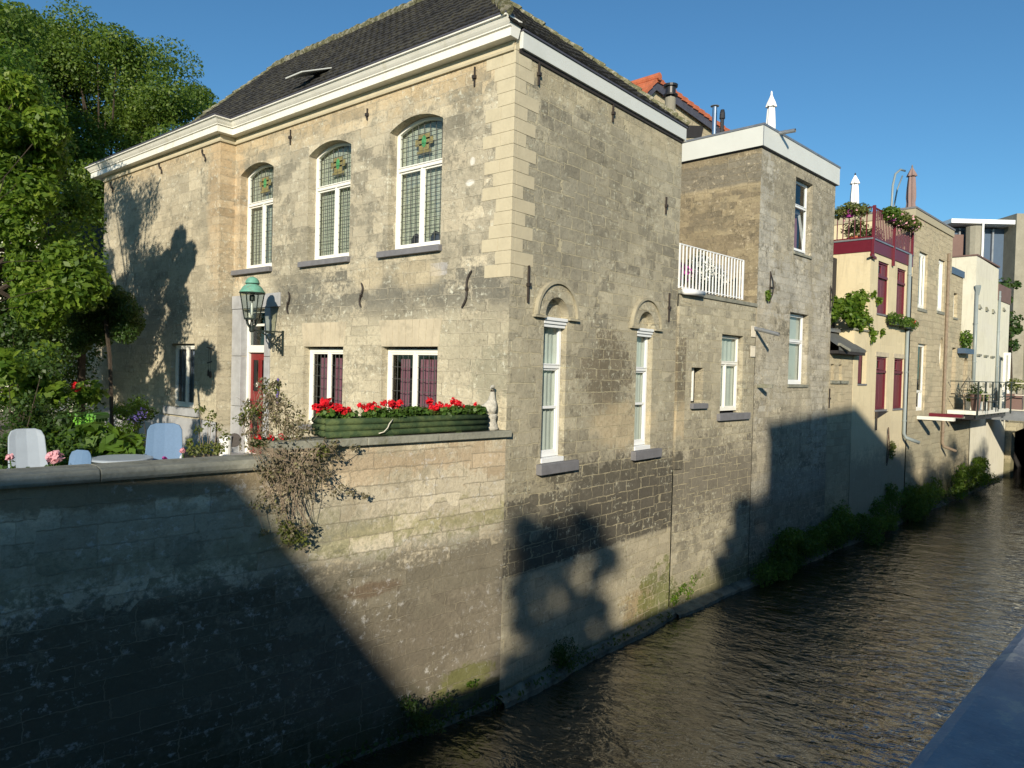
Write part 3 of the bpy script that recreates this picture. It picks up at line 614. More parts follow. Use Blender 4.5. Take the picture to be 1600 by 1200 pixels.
# A side windows
for i, (a, b) in enumerate(UP):
    w_ = window(FA, H, a, b, 8.0, 10.36, .20, inset=.2, fw=.085, transom=9.64, mull=[(a + b) / 2], lead=(4, 9, 4), back=('blind', M['blind']), backo=.13, emblem=True)
    mb = MB(); mb.box(FA, a - .05 if i else a - .02, b + .22, -.2, .10, 7.875, 7.995); mb.build('sill', M['blue'], w_, bevel=.008)
    mb = MB(); mb.box(FA, a - .0, b + .0, -.2, -.12, 8.0, 8.045); mb.build('sill_board', M['white'], w_, bevel=.006)
for a, b in LO: window(FA, H, a, b, 4.35, 6.05, 0, inset=.16, fw=.08, mull=[(a + b) / 2], lead=(4, 6, 0), back=('split', M['purple']), backo=.2, sill=(.12, .06, .08, M['blue']))
FA4 = lambda u, o, z: FA(u, o + PO, z)
w_ = window(FA4, H, 10.30, 11.60, 4.47, 6.13, 0, inset=.12, fw=.08, mull=[10.95], lead=(3, 6, 0), back=('full', M['netblue']), backo=.12)
mb = MB(); mb.box(FA4, 10.0, 11.85, -.1, .09, 4.26, 4.465); mb.build('sill', M['bluelight'], w_, bevel=.01)
mb = MB(); mb.box(FA4, 9.15, 16.25, -.05, .035, 3.0, 4.20); mb.box(FA, 8.9, 9.12, -.05, .03, 3.0, 4.15); mb.build('plinth', M['bluelight'], H, bevel=.015)
# glass figures in third window
for uu in (2.2, 2.75):
    mb = MB(); mb.lathe([(.10, 0), (.14, .05), (.13, .14), (.09, .20), (.02, .24)], 12, (.42 - .09, uu, 8.12), .4, 1); mb.build('window_ornament', M['lead'], H)
# doorway
mb = MB(); s0, s1 = 7.62, 8.70
for z0, z1 in ((GZ - .1, 4.6), (4.61, 5.85), (5.86, 7.02)):
    mb.box(FA, s1 - .008, s1 + .42, -.3, .035, z0, z1); mb.box(FA, s0 - .22, s0 + .008, -.3, .035, z0, z1)
mb.box(FA, s0 - .62, s1 + .44, -.3, .04, 7.03, 7.36)
mb.build('door_surround', M['bluelight'], H, bevel=.01)
mb = MB(); mb.ring(FA, arch(s0, s1, GZ, 7.0, 0), arch(s0 + .07, s1 - .10, GZ + .05, 6.93, 0), -.26, -.14); mb.box(FA, s0 + .07, s1 - .1, -.27, -.11, 5.95, 6.13); mb.box(FA, s0 + .07, s1 - .1, -.26, -.16, 6.60, 6.66); dfr = mb.build('door_frame', M['white'], H, bevel=.008)
mb = MB(); mb.box(FA, s0 + .07, s1 - .1, -.20, -.19, 6.13, 6.93); mb.build('fanlight', M['glass'], dfr)
mb = MB(); d0, d1 = s0 + .075, s1 - .105; mb.box(FA, d0, d1, -.24, -.20, GZ + .03, 5.945)
for z0, z1 in ((4.95, 5.80), (3.62, 4.62)):
    for a, b in ((d0 + .10, (d0 + d1) / 2 - .04), ((d0 + d1) / 2 + .04, d1 - .10)): mb.ring(FA, arch(a, b, z0, z1, 0), arch(a + .035, b - .035, z0 + .035, z1 - .035, 0), -.2, -.182)
mb.box(FA, d0 + .02, d1 - .02, -.2, -.17, 4.74, 4.80)
door = mb.build('door', M['reddoor'], H, bevel=.004)
mb = MB()
for a, b in ((d0 + .135, (d0 + d1) / 2 - .075), ((d0 + d1) / 2 + .075, d1 - .135)): mb.box(FA, a, b, -.2, -.197, 4.985, 5.765); mb.box(FA, a, b, -.2, -.197, 3.655, 4.585)
mb.build('door_panes', M['darkglass'], door)
mb = MB(); mb.lathe([(.0, 0), (.035, .01), (.045, .04), (.03, .07), (0, .075)], 10, (0, 0, 0)); 
mb.v = [(.2 - .02 - z_, d1 - .07 + x_, 4.72 + y_) for x_, y_, z_ in mb.v]; mb.build('door_knob', M['steel'], door, smooth=True)
mb = MB(); mb.box(FA, (d0 + d1) / 2 + .1, (d0 + d1) / 2 + .17, -.2, -.185, 5.1, 5.2); mb.build('letter_plate', M['white'], door)
mb = MB(); mb.wbox(-.45, .3, 7.3, 9.1, 3.3, 3.44); mb.build('door_step', M['bluelight'], H, bevel=.01)
# cornice: profile swept along the eave with mitres
prof = [(0, 11.33), (.20, 11.33), (.20, 11.47), (.165, 11.475), (.165, 11.49), (.22, 11.495), (.22, 11.515), (.235, 11.53), (.26, 11.56), (.285, 11.60), (.30, 11.625), (.335, 11.63), (.335, 11.655), (-.1, 11.66)]
def sweep(path, prof, mat, name, parent, close_ends=True, z_off=0):
    """path: list of (x,y) of the wall line, outward to the left of travel"""
    n = len(path); offs = []
    for i in range(n):
        dirs = []
        if i > 0: dirs.append(np.array(path[i]) - np.array(path[i - 1]))
        if i < n - 1: dirs.append(np.array(path[i + 1]) - np.array(path[i]))
        nn = [np.array([-d[1], d[0]]) / np.linalg.norm(d) for d in dirs]
        if len(nn) == 1: offs.append(nn[0])
        else: s_ = nn[0] + nn[1]; offs.append(s_ / (s_ @ nn[0]))
    vs = []; fs = []; k = len(prof)
    for p, o in zip(path, offs):
        for (d, z) in prof: vs.append((p[0] + o[0] * d, p[1] + o[1] * d, z + z_off))
    for i in range(n - 1):
        for j in range(k): fs.append((i * k + j, (i + 1) * k + j, (i + 1) * k + (j + 1) % k, i * k + (j + 1) % k))
    fs.append(tuple(range(k))); fs.append(tuple((n - 1) * k + j for j in range(k)))
    mb = MB(); mb.add(vs, fs); return mb.build(name, mat, parent)
corn = sweep([(0, -.05), (0, PY - .0), (-PO, PY - .0), (-PO, 16.55), (2.0, 16.55)], prof, M['whitebeam'], 'cornice', H)
sweep([(0, -.052), (0, PY + .0), (-PO, PY + .0), (-PO, 16.55)], [(.1, 11.662), (.345, 11.662), (.35, 11.69), (.1, 11.70)], M['lead'], 'gutter_edge', H)
sweep([(0, .02), (0, PY), (-PO, PY), (-PO, 16.2)], [(0.0, 11.155), (.045, 11.16), (.055, 11.2), (.03, 11.215), (.03, 11.33), (0, 11.33)], M['quoin'], 'stone_string_course', H)
mb = MB(); mb.wbox(.10, 6.25, -.075, .02, 11.215, 11.50); mb.build('fascia_board', M['fascia'], H, bevel=.006)
mb = MB(); mb.wbox(.09, 6.28, -.10, .05, 11.503, 11.535); mb.build('roof_edge_trim', M['lead'], H)
mb = MB(); mb.wbox(.08, 6.2, -.028, -.002, 11.145, 11.213); mb.build('painted_shadow_strip', M['iron'], H)  # dark strip stands in for the shaded gap under the fascia
mb = MB(); mb.wbox(6.205, 6.26, -.07, .9, 11.19, 11.50); mb.build('fascia_return', M['fascia'], H)
# roof planes of pantiles
AP = (3.05, 4.0, 14.95); RE = (3.05, 12.40, 14.95)
def tiled(corners, name, parent, nrow, pitch=.235, amp=.013, step=.024):
    """corners a,b (eave), c,d (top; above b and above a); rows of pantiles with real steps"""
    a, b, c, d = [Vector(x) for x in corners]; nrm = (b - a).cross(d - a).normalized()
    if nrm.z < 0: nrm = -nrm
    e = (b - a).normalized(); mb = MB()
    for r in range(nrow):
        t0, t1 = r / nrow, (r + 1.06) / nrow
        L0, R0 = a.lerp(d, t0), b.lerp(c, t0); L1, R1 = a.lerp(d, min(t1, 1)), b.lerp(c, min(t1, 1))
        s0, s1 = (L0 - a).dot(e), (R0 - a).dot(e); n = max(2, int((s1 - s0) / pitch * 5)); vs = []; fs = []
        for i in range(n + 1):
            q = s0 + (s1 - s0) * i / n; 
            jit = .006 * math.sin(r * 7.1 + int(q / pitch) * 3.7)
            wv = amp * (abs(math.sin(math.pi * q / pitch)) ** 1.4)
            p0 = L0.lerp(R0, i / n); p1 = L1.lerp(R1, i / n)
            vs += [p0 + nrm * (wv * 0 - .01), p0 + nrm * (wv + step + jit), p1 + nrm * (wv + jit * .5)]
        for i in range(n):
            fs += [(3 * i, 3 * i + 3, 3 * i + 4, 3 * i + 1), (3 * i + 1, 3 * i + 4, 3 * i + 5, 3 * i + 2)]
        mb.add(vs, fs)
    return mb.build(name, M['pantile'], parent)
tiled([(-.33, -.06, 11.70), (-.33, 12.40, 11.70), RE, AP], 'roof', H, 17)
tiled([(6.30, -.10, 11.54), (-.33, -.10, 11.56), AP, AP], 'roof', H, 17)
mb = MB(); mb.add([(6.4, -.1, 11.55), (6.4, 12.4, 11.55), RE, AP], [(0, 1, 2, 3)]); mb.add([(-.33, 12.4, 11.7), (6.4, 12.4, 11.55), RE], [(0, 1, 2)])
mb.add([(-.7, 12.3, 11.69), (-.7, 16.6, 11.69), (6.2, 16.6, 12.1), (6.2, 12.3, 12.1)], [(0, 1, 2, 3)]); mb.build('rear_roof', M['felt'], H)
def ridge(a, b, name, parent, n, r=.10, jit=.02):
    a, b = Vector(a), Vector(b); mb = MB(); g = random.Random(n)
    for i in range(n):
        p0 = a.lerp(b, i / n); p1 = a.lerp(b, (i + 1.12) / n); o = Vector((g.uniform(-jit, jit), g.uniform(-jit, jit), g.uniform(-jit, jit) + .02))
        mb.tube([p0 + o, p0.lerp(p1, .12) + o + Vector((0, 0, .01)), p1 + o * .5], [r * 1.22, r * 1.15, r * .92], 8)
    return mb.build(name, M['ridge'], parent, smooth=False)
ridge(AP, RE, 'ridge_tiles', H, 32); ridge((-.33, -.08, 11.70), AP, 'hip_tiles', H, 18, .10, .03); ridge((6.3, -.1, 11.58), AP, 'hip_tiles', H, 18, .07, .025); ridge((-.3, 12.38, 11.74), RE, 'hip_tiles', H, 15, .05, .02)
# skylight, propped open
nA = (Vector((3.38, 0, 3.25))).normalized(); base = Vector((-.33, 0, 11.70)); rn = Vector((-3.25, 0, 3.38)).normalized()
p = hit(455, 146, tuple(rn), tuple(base)); p = Vector(p) + rn * .05
mb = MB(); rot = Matrix((Vector((0, 1, 0)), nA, rn)).transposed(); r2 = Matrix.Rotation(R(20), 3, Vector((0, 1, 0)))
c_ = p + nA * .45 + Vector((0, -.35, 0)) + rn * .12; mb.obox(c_, (.62, .85, .03), r2 @ rot); sk = mb.build('skylight', M['fascia'], H, bevel=.008)
mb = MB(); mb.obox(c_ + rn * .02, (.5, .7, .03), r2 @ rot); mb.build('skylight_glass', M['darkglass'], sk)
# anchors on the facades
for (x, y, h_, fl) in ((452, 473, .5, 1), (566, 461, .5, -1), (731, 452, .66, -1)):
    u, z = pA(x, y); s_anchor(FA, u, z, h_, -1 if x != 731 else 1, H, .04 if x != 731 else -.15)
for (x, y0, y1) in ((743, 105, 135), (575, 170, 188), (455, 203, 226)):
    u, z1 = pA(x, y0); _, z0 = pA(x, y1); bar_anchor(FA, u, z0, z1, H, .02, .025)
for (x, y) in ((176, 293), (252, 263), (320, 243)):
    p = hit(x, y, (1, 0, 0), (-PO, 0, 0)); s_anchor(FA4, p[1], p[2], .34, 1, H)
for (x, y0, y1) in ((825, 415, 473), (1045, 458, 503), (841, 98, 134), (957, 163, 191), (1040, 308, 335)):
    u, z1 = pB(x, y0); _, z0 = pB(x, y1); bar_anchor(FB, u, z0, z1, H)
# ------------------------------------------------------------------ canal wall in front of the garden
cw = thing('canal_wall', 'tall sandstone retaining wall of the garden with a dark stained lower half', 'wall', (0, 0, 0))
mb = MB(); mb.wall(FL, [(0, -.9), (16, -.9), (16, 4.29), (4.15, 4.29), (4.15, 4.53), (0, 4.53)], o=.001)
mb.add([FL(u, -.45, z) for u, z in ((0, -.9), (16, -.9), (16, 4.29), (0, 4.29))], [(0, 1, 2, 3)], [(0, 0), (16, 0), (16, 4), (0, 4)])
mb.add([FL(0.05, .0, 4.50), FL(4.15, .0, 4.50), FL(4.15, -.45, 4.50), FL(0.05, -.45, 4.50)], [(0, 1, 2, 3)], [(0, 0)] * 4)
mb.add([FL(4.15, 0, 4.0), FL(4.15, -.45, 4.0), FL(4.15, -.45, 4.53), FL(4.15, 0, 4.53)], [(0, 1, 2, 3)], [(0, 4), (.4, 4), (.4, 4.5), (0, 4.5)])
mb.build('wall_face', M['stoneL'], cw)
mb = MB(); u = 4.16
for L_ in (2.1, 2.6, 2.3, 2.8, 2.0):
    pr = [(.085, 4.292), (.105, 4.33), (.10, 4.385), (.06, 4.435), (-.1, 4.455), (-.42, 4.445), (-.47, 4.40), (-.47, 4.292)]
    vs = [FL(uu, o, z) for uu in (u + .004, u + L_ - .004) for o, z in pr]; n = len(pr)
    mb.add(vs, [tuple(range(n)), tuple(range(2 * n - 1, n - 1, -1))] + [(i, (i + 1) % n, n + (i + 1) % n, n + i) for i in range(n)]); u += L_
mb.build('coping', M['coping'], cw, bevel=.01)
mb = MB(); u = -.06
for L_ in (1.55, 1.3, 1.4):
    mb.box(FL, u + .003, u + L_ - .003, -.46, .10, 4.533, 4.645); u += L_
mb.build('ledge_slab', M['coping'], cw, bevel=.012)
# footing along the water
ft = MB(); g = random.Random(3)
def foot(F, u0, u1, o, zt):
    n = int((u1 - u0) / .13); vs = []; fs = []
    for i in range(n + 1):
        u = u0 + (u1 - u0) * i / n; oo = o + g.uniform(-.02, .02) + .04 * math.sin(u * 1.7); zz = zt + g.uniform(-.015, .015)
        vs += [F(u, -.05, zz + .10), F(u, oo * .6, zz + .05 + g.uniform(-.01, .01)), F(u, oo, zz), F(u, oo + .08, -.8)]
    for i in range(n):
        for j in range(3): fs.append((4 * i + j, 4 * i + 4 + j, 4 * i + 5 + j, 4 * i + 1 + j))
    ft.add(vs, fs)
foot(FL, -.2, 14, .04, -.12); foot(FB, -.1, 6.3, .22, -.03); foot(FW, 0, 36, .28, -.05)
tag(ft.build('stone_footing', M['footing']), 'rough pale footing ledge along the waterline under the canal walls', 'footing')

# ------------------------------------------------------------------ flower box and its geraniums
pl = thing('flower_box', 'long mossy green log flower box on the stone ledge below the ground floor windows', 'planter', FL(1.9, -.2, 4.645))
g = random.Random(8)
for i, z in enumerate((4.705, 4.795, 4.885)):
    mb = MB(); mb.tube([FL(.45, .01, z), FL(1.4, .02, z + .006), FL(2.4, .008, z - .003), FL(3.42, .01, z)], .049, 12); mb.tube([FL(.5, -.36, z), FL(3.4, -.36, z)], .047, 10)
    mb.tube([FL(3.38, .02, z + .004), FL(3.38, -.42, z + .004)], .046, 10); mb.tube([FL(.5, .0, z + .003), FL(.5, -.40, z + .003)], .044, 10)
    mb.build('log_course', M['logs'], pl, smooth=True)
for u in (1.05, 2.35, 3.1): MB().box(FL, u - .05, u + .05, -.4, .03, 4.646, 4.672).build('foot', M['logs'], pl)
mb = MB(); mb.box(FL, .5, 3.36, -.34, -.03, 4.75, 4.90); mb.build('soil', M['bark'], pl)
def geranium(u, w, h, heads, label, seed):
    c = FL(u, -.15, 4.90); t_ = thing('geranium', label, 'flower', c, group='red geraniums in the log flower box'); g = random.Random(seed)
    leaves('foliage', [(FL(u + g.uniform(-w, w) * .8, -.12 + g.uniform(-.1, .1), 4.95 + g.uniform(0, h * .42)), (.13, .12, .075), 70) for _ in range(9)], .07, M['leafger'], t_, up=.9, asp=.95, seed=seed)
    for (du, z, r) in heads: MB().tube([FL(u + du * .6, -.15, 4.92), FL(u + du, -.12, 4.98 + z)], .006, 5).build('stem', M['leafger'], t_)
    for i, (du, z, r) in enumerate(heads): leaves('flower_head', [(FL(u + du, -.11 + .05 * math.sin(i * 2.3), 5.0 + z), (r, r, r * .8), int(60 * (r / .08) ** 2))], .055, M['petalred'], t_, up=.3, asp=.9, seed=seed * 10 + i)
def uh(x, y): u, z = pL(x, y, -.1); return u, z - 5.0
def heads(u0, pts): return [(uh(x, y)[0] - u0, uh(x, y)[1], r) for x, y, r in pts]
geranium(3.15, .28, .16, heads(3.15, [(497, 636, .07), (507, 628, .08), (515, 634, .09), (524, 637, .09), (541, 643, .09), (503, 640, .07), (533, 640, .07), (511, 645, .07)]), 'bushiest red geranium at the shrub end of the flower box', 21)
geranium(2.35, .32, .15, heads(2.35, [(565, 635, .06), (574, 637, .07), (585, 634, .07), (582, 640, .06), (590, 637, .05)]), 'second red geranium with two loose flower heads, below the pale wall between the windows', 22)
geranium(1.8, .26, .15, heads(1.8, [(600, 630, .06), (609, 630, .07), (618, 633, .07), (625, 629, .06), (622, 640, .05)]), 'red geranium under the left half of the window nearest the corner', 23)
geranium(1.15, .30, .15, heads(1.15, [(671, 627, .07), (678, 638, .06), (690, 634, .08), (697, 634, .07), (673, 636, .05)]), 'red geranium at the right edge of the window nearest the corner', 24)
geranium(.68, .2, .15, heads(.68, [(709, 627, .06), (714, 630, .06), (724, 635, .055), (742, 631, .03)]), 'small flowered red geranium nearest the goose statue', 25)
leaves('foliage', [(FL(1.5, -.15, 4.97), (.2, .15, .08), 260)], .06, M['leafoliv'], None, up=.8, asp=.8, seed=5)
tag(COL.objects[-1], 'flowerless olive green plant in the middle of the flower box', 'plant'); COL.objects[-1].name = 'box_plant'
mb = MB(); mb.tube([FL(2.35, .07, 4.90), FL(2.42, .09, 4.84), FL(2.46, .11, 4.78), FL(2.52, .10, 4.72), FL(2.60, .09, 4.70)], .008, 6)
tag(mb.build('twig', M['creamcloth'], smooth=True), 'pale curled twig lying against the front of the flower box', 'twig')

# ------------------------------------------------------------------ goose statue
gs = thing('goose_statue', 'weathered white concrete goose statue standing on the end of the ledge by the corner', 'statue', FL(.22, -.16, 4.645))
gu = .235; go = -.16
mb = MB(); c = FL(gu, go, 4.645)
mb.lathe([(.14, 0), (.15, .03), (.145, .06), (.125, .10), (.108, .15), (.105, .19), (.118, .23), (.12, .28)], 14, c); mb.build('base', M['goose'], gs, smooth=True)
def skin(name, pts, edges, mat, parent, sub=2, smooth=True):
    me = bpy.data.meshes.new(name); Mi = rootmat(parent).inverted() if parent else Matrix.Identity(4)
    me.from_pydata([tuple(Mi @ Vector([float(q) for q in p[:3]])) for p in pts], edges, []); me.materials.append(mat)
    o = bpy.data.objects.new(name, me); COL.objects.link(o)
    if parent: o.parent = parent
    sk_ = o.modifiers.new('skin', 'SKIN'); me.skin_vertices or None
    bpy.context.view_layer.objects.active = o
    for v, p in zip(me.skin_vertices[0].data, pts): v.radius = (p[3], p[4] if len(p) > 4 else p[3])
    me.skin_vertices[0].data[0].use_root = True; sk_.use_smooth_shade = smooth
    ss_ = o.modifiers.new('sub', 'SUBSURF'); ss_.levels = sub; ss_.render_levels = sub
    return o
P = lambda du, do, z, r: (*FL(gu + du, go + do, z), r)
skin('body', [P(.03, 0, 4.91, .115), P(.01, .02, 5.00, .145), P(.0, .03, 5.09, .115), P(-.02, .02, 5.18, .066), P(-.04, .0, 5.27, .044), P(-.045, .0, 5.34, .036), P(.14, -.06, 5.00, .08), P(.20, -.12, 4.97, .035)], [(0, 1), (1, 2), (2, 3), (3, 4), (4, 5), (1, 6), (6, 7)], M['goose'], gs)
skin('head', [P(-.045, .0, 5.35, .036), P(-.035, .02, 5.40, .05), P(.02, .05, 5.385, .028), P(.08, .08, 5.365, .012)], [(0, 1), (1, 2), (2, 3)], M['goose'], gs)
mb = MB(); mb.tube([P(-.038, .0, 5.30, 0)[:3], P(-.042, .005, 5.335, 0)[:3]], [.034, .038], 12); mb.build('neck_collar', M['gooseneck'], gs, smooth=True)

# ------------------------------------------------------------------ wall lantern
LX, LY = -.81, 6.865
lt = thing('wall_lantern', 'old street lantern with verdigris copper cap on a black scrolled bracket beside the front door', 'lantern', (0, LY, 6.44))
n = 6; ph = R(30)
mb = MB(); mb.lathe([(.27, 7.265), (.275, 7.28), (.26, 7.30), (.205, 7.39), (.13, 7.455), (.125, 7.47), (.155, 7.472), (.155, 7.485), (.14, 7.54), (.10, 7.59), (.04, 7.62), (.0, 7.625)], 24, (LX, LY, 0)); mb.build('copper_cap', M['verdigris'], lt, smooth=True)
mb = MB(); mb.lathe([(.282, 7.245), (.287, 7.262), (.25, 7.27), (.25, 7.24)], n, (LX, LY, 0), ph=ph); mb.lathe([(.14, 7.458), (.162, 7.464), (.14, 7.472)], 20, (LX, LY, 0))
for k in range(n):
    a = ph + k * math.pi / 3; mb.bar((LX + .255 * math.cos(a), LY + .255 * math.sin(a), 7.25), (LX + .158 * math.cos(a), LY + .158 * math.sin(a), 6.68), .018)
mb.lathe([(.165, 6.66), (.17, 6.69), (.15, 6.70), (.06, 6.69), (.06, 6.655)], n, (LX, LY, 0), ph=ph)
for k in range(4):
    a = k * math.pi / 2 + .4; mb.tube([(LX + .15 * math.cos(a), LY + .15 * math.sin(a), 6.67), (LX + .13 * math.cos(a), LY + .13 * math.sin(a), 6.58), (LX + .07 * math.cos(a), LY + .07 * math.sin(a), 6.50), (LX + .04 * math.cos(a), LY + .04 * math.sin(a), 6.47)], .016, 6)
mb.lathe([(.035, 6.38), (.055, 6.41), (.06, 6.46), (.045, 6.49), (.05, 6.52), (.03, 6.60), (.02, 6.66)], 10, (LX, LY, 0)); mb.lathe([(.05, 7.08), (.06, 7.1), (.06, 7.2), (.04, 7.22)], 10, (LX, LY, 0)); mb.tube([(LX, LY, 7.08), (LX, LY, 7.0)], .012, 6)
mb.build('lantern_frame', M['lampiron'], lt)
mb = MB()
for k in range(n):
    a, b = ph + k * math.pi / 3, ph + (k + 1) * math.pi / 3
    mb.add([(LX + .156 * math.cos(a), LY + .156 * math.sin(a), 6.69), (LX + .156 * math.cos(b), LY + .156 * math.sin(b), 6.69), (LX + .25 * math.cos(b), LY + .25 * math.sin(b), 7.245), (LX + .25 * math.cos(a), LY + .25 * math.sin(a), 7.245)], [(0, 1, 2, 3)])
mb.build('lantern_glass', M['lampglass'], lt)
mb = MB(); mb.lathe([(.0, 6.74), (.02, 6.75), (.032, 6.80), (.034, 6.96), (.025, 7.02), (.012, 7.04)], 10, (LX - .02, LY - .02, 0)); mb.build('bulb', M['whitemetal'], lt, smooth=True)
mb = MB(); mb.bar((LX, LY, 6.425), (-.01, LY, 6.425), .035, .03); mb.box(FA, LY - .03, LY + .03, 0, .03, 5.88, 6.46)
def scroll(cx, cz, r0, turns, a0, sgn=1, n=26):
    pts = []
    for i in range(n):
        q = i / (n - 1); a = a0 + sgn * turns * 2 * math.pi * q; rr = r0 * (1 - .85 * q); pts.append((cx + rr * math.cos(a), LY, cz + rr * math.sin(a)))
    return pts
mb.tube(scroll(-.60, 6.30, .09, 1.3, 2.0), .013, 6); mb.tube(scroll(-.33, 6.27, .10, 1.4, 1.2, -1), .014, 6); mb.tube(scroll(-.14, 6.27, .085, 1.4, 2.2), .014, 6); mb.tube(scroll(-.14, 6.04, .075, 1.3, .6, -1), .013, 6); mb.tube(scroll(-.30, 6.10, .06, 1.2, .3), .012, 6)
mb.tube([(-.69, LY, 6.36), (-.58, LY, 6.395), (-.44, LY, 6.33), (-.36, LY, 6.20), (-.22, LY, 6.13), (-.1, LY, 6.0), (-.03, LY, 5.92)], .017, 6); mb.tube([(-.46, LY, 6.40), (-.30, LY, 6.385), (-.22, LY, 6.30), (-.2, LY, 6.18), (-.05, LY, 6.06)], .014, 6)
mb.build('scroll_bracket', M['lampiron'], lt)

# ------------------------------------------------------------------ small things on the front wall
tag(MB().box(FA4, 9.30, 9.42, .0, .03, 5.12, 5.24).build('house_sign', M['lintel'], bevel=.005), 'small square yellowish bell plate on the pier beside the door', 'bell plate')
wc = thing('wind_chime', 'hanging bird wind chime on the pier left of the door', 'wind chime', FA4(9.35, .05, 5.9)); mb = MB()
mb.bar(FA4(9.22, .1, 6.02), FA4(9.48, .1, 6.06), .02, .03); mb.bar(FA4(9.28, .1, 6.02), FA4(9.28, .1, 5.4), .005); mb.bar(FA4(9.38, .1, 6.02), FA4(9.38, .1, 5.45), .005); mb.bar(FA4(9.22, .1, 5.70), FA4(9.44, .1, 5.66), .015, .03); mb.build('cords', M['iron'], wc)
for u, z in ((9.28, 5.38), (9.38, 5.42)): mb = MB(); mb.lathe([(.0, -.1), (.03, -.07), (.025, .04), (.0, .1)], 8, FA4(u, .1, z)); mb.build('chime', M['iron'], wc)
tag(MB().tube([FA(6.98, .05, 5.35), FA(6.97, .06, 5.1), FA(7.0, .05, 4.9), FA(6.97, .05, 4.75)], [.02, .035, .025, .03], 7).build('lavender_spike', M['petalviolet'], smooth=True), 'slim blue violet spike ornament on the wall right of the door', 'ornament')

# ------------------------------------------------------------------ garden ground, furniture
gd = MB(); gx = [FL(u, -.4, 0) for u in (.3, 16)]
def chair(c, rz, w, h, recline, label, mats, thick=.05, seat_h=.42):
    t_ = thing('garden_chair', label, 'garden chair', c, rz, group='garden chairs by the wall'); Mt = rootmat(t_)
    def L3(x, y, z): return tuple(Mt @ Vector((x, y, z)))
    mb = MB(); n = 9; vs = []; fs = []; prof = []
    for i in range(n):
        q = i / (n - 1); y = -.02 - recline * q; z = seat_h + (h - seat_h) * q; ww = w * (1 - .10 * q ** 2) * (1 if q < .93 else .86); prof.append((ww, y, z + (0 if q < 1 else .02)))
    for (ww, y, z) in prof:
        for sx in (-1, -.6, 0, .6, 1): vs += [L3(sx * ww / 2, y + .035 * sx * sx, z - (.03 if abs(sx) == 1 and z > h - .05 else 0)), L3(sx * ww / 2, y - thick + .035 * sx * sx, z - (.03 if abs(sx) == 1 and z > h - .05 else 0))]
    for i in range(n - 1):
        for j in range(4):
            a = i * 10 + j * 2; b = a + 10; fs += [(a, a + 2, b + 2, b), (a + 1, b + 1, b + 3, a + 3)]
        a = i * 10; b = a + 10; fs += [(a, b, b + 1, a + 1), (a + 8, a + 9, b + 9, b + 8)]
    a = (n - 1) * 10
    for j in range(4): fs += [(a + 2 * j, a + 2 * j + 2, a + 2 * j + 3, a + 2 * j + 1), (2 * j, 2 * j + 1, 2 * j + 3, 2 * j + 2)]
    mb.add(vs, fs); mb.build('backrest', mats[0], t_, smooth=False, bevel=.012)
    mb = MB(); mb.add([L3(x, y, z) for z in (seat_h - .05, seat_h) for x, y in ((-w / 2, -.02), (w / 2, -.02), (w / 2, .48), (-w / 2, .48))], [(0, 3, 2, 1), (4, 5, 6, 7), (0, 1, 5, 4), (1, 2, 6, 5), (2, 3, 7, 6), (3, 0, 4, 7)]); mb.build('seat', mats[0], t_, bevel=.01)
    for sx in (-1, 1):
        mb = MB(); mb.tube([L3(sx * w / 2, .45, 0), L3(sx * w / 2, .42, .60), L3(sx * w / 2, .36, .65), L3(sx * w / 2, -.12, .66)], .018, 6); mb.build('armrest', mats[1], t_, smooth=True)
        mb = MB(); mb.tube([L3(sx * w / 2, -.02 - recline * .2, 0.0), L3(sx * w / 2, .1, .42)], .016, 6); mb.build('leg', mats[1], t_)
    return t_
def g2(x, y, dist): p = at(x, y, dist); return (p[0], p[1], GZ)
c1 = g2(256, 690, 12.6); c2 = g2(47, 700, 10.6); c3 = g2(121, 720, 10.0)
chair(c1, R(-30 + 180), .60, 1.17, .16, 'blue grey high backed garden chair nearest the rose bush, in dappled shade', (M['chairmesh'], M['whitemetal']))
chair(c2, R(172), .50, 1.20, .34, 'pale grey reclined plastic garden chair, leftmost behind the wall', (M['chairgrey'], M['chairgrey']))
chair(c3, R(-70 + 180), .44, 1.0, .06, 'low garden chair with thin rounded blue frame between the pink rose and the table', (M['chairmesh'], M['chairgrey']), .02, .40)
tb = thing('garden_table', 'round blue grey garden table between the chairs, just above the wall coping', 'table', g2(190, 722, 11.9)); tc = tb.location
mb = MB(); mb.lathe([(.44, .64), (.47, .65), (.47, .675), (.44, .685), (.0, .685)], 36, tc); mb.build('table_top', M['chairgrey'], tb, smooth=False)
for k in range(4):
    a = k * math.pi / 2 + .5; mb = MB(); mb.tube([(tc[0] + .12 * math.cos(a), tc[1] + .12 * math.sin(a), GZ + .64), (tc[0] + .42 * math.cos(a), tc[1] + .42 * math.sin(a), GZ)], .02, 6); mb.build('leg', M['chairgrey'], tb)
bn = thing('wheelie_bin', 'bright green wheelie bin standing among the garden plants', 'bin', g2(134, 650, 16.5), R(40)); Mt = rootmat(bn)
def Lb(u, o, z): return tuple(Mt @ Vector((u * (1 + .12 * z), o * (1 + .12 * z), z)))
mb = MB(); mb.box(Lb, -.24, .24, -.27, .27, .08, .98); mb.build('bin_body', M['bin'], bn, bevel=.02)
mb = MB(); mb.box(Lb, -.27, .27, -.31, .29, .985, 1.06); mb.box(Lb, -.25, .25, -.35, -.30, .93, 1.03)
for i in range(5): mb.box(Lb, -.24 + i * .11, -.20 + i * .11, -.33, -.27, .86, .98)
mb.build('lid', M['binlid'], bn, bevel=.012)
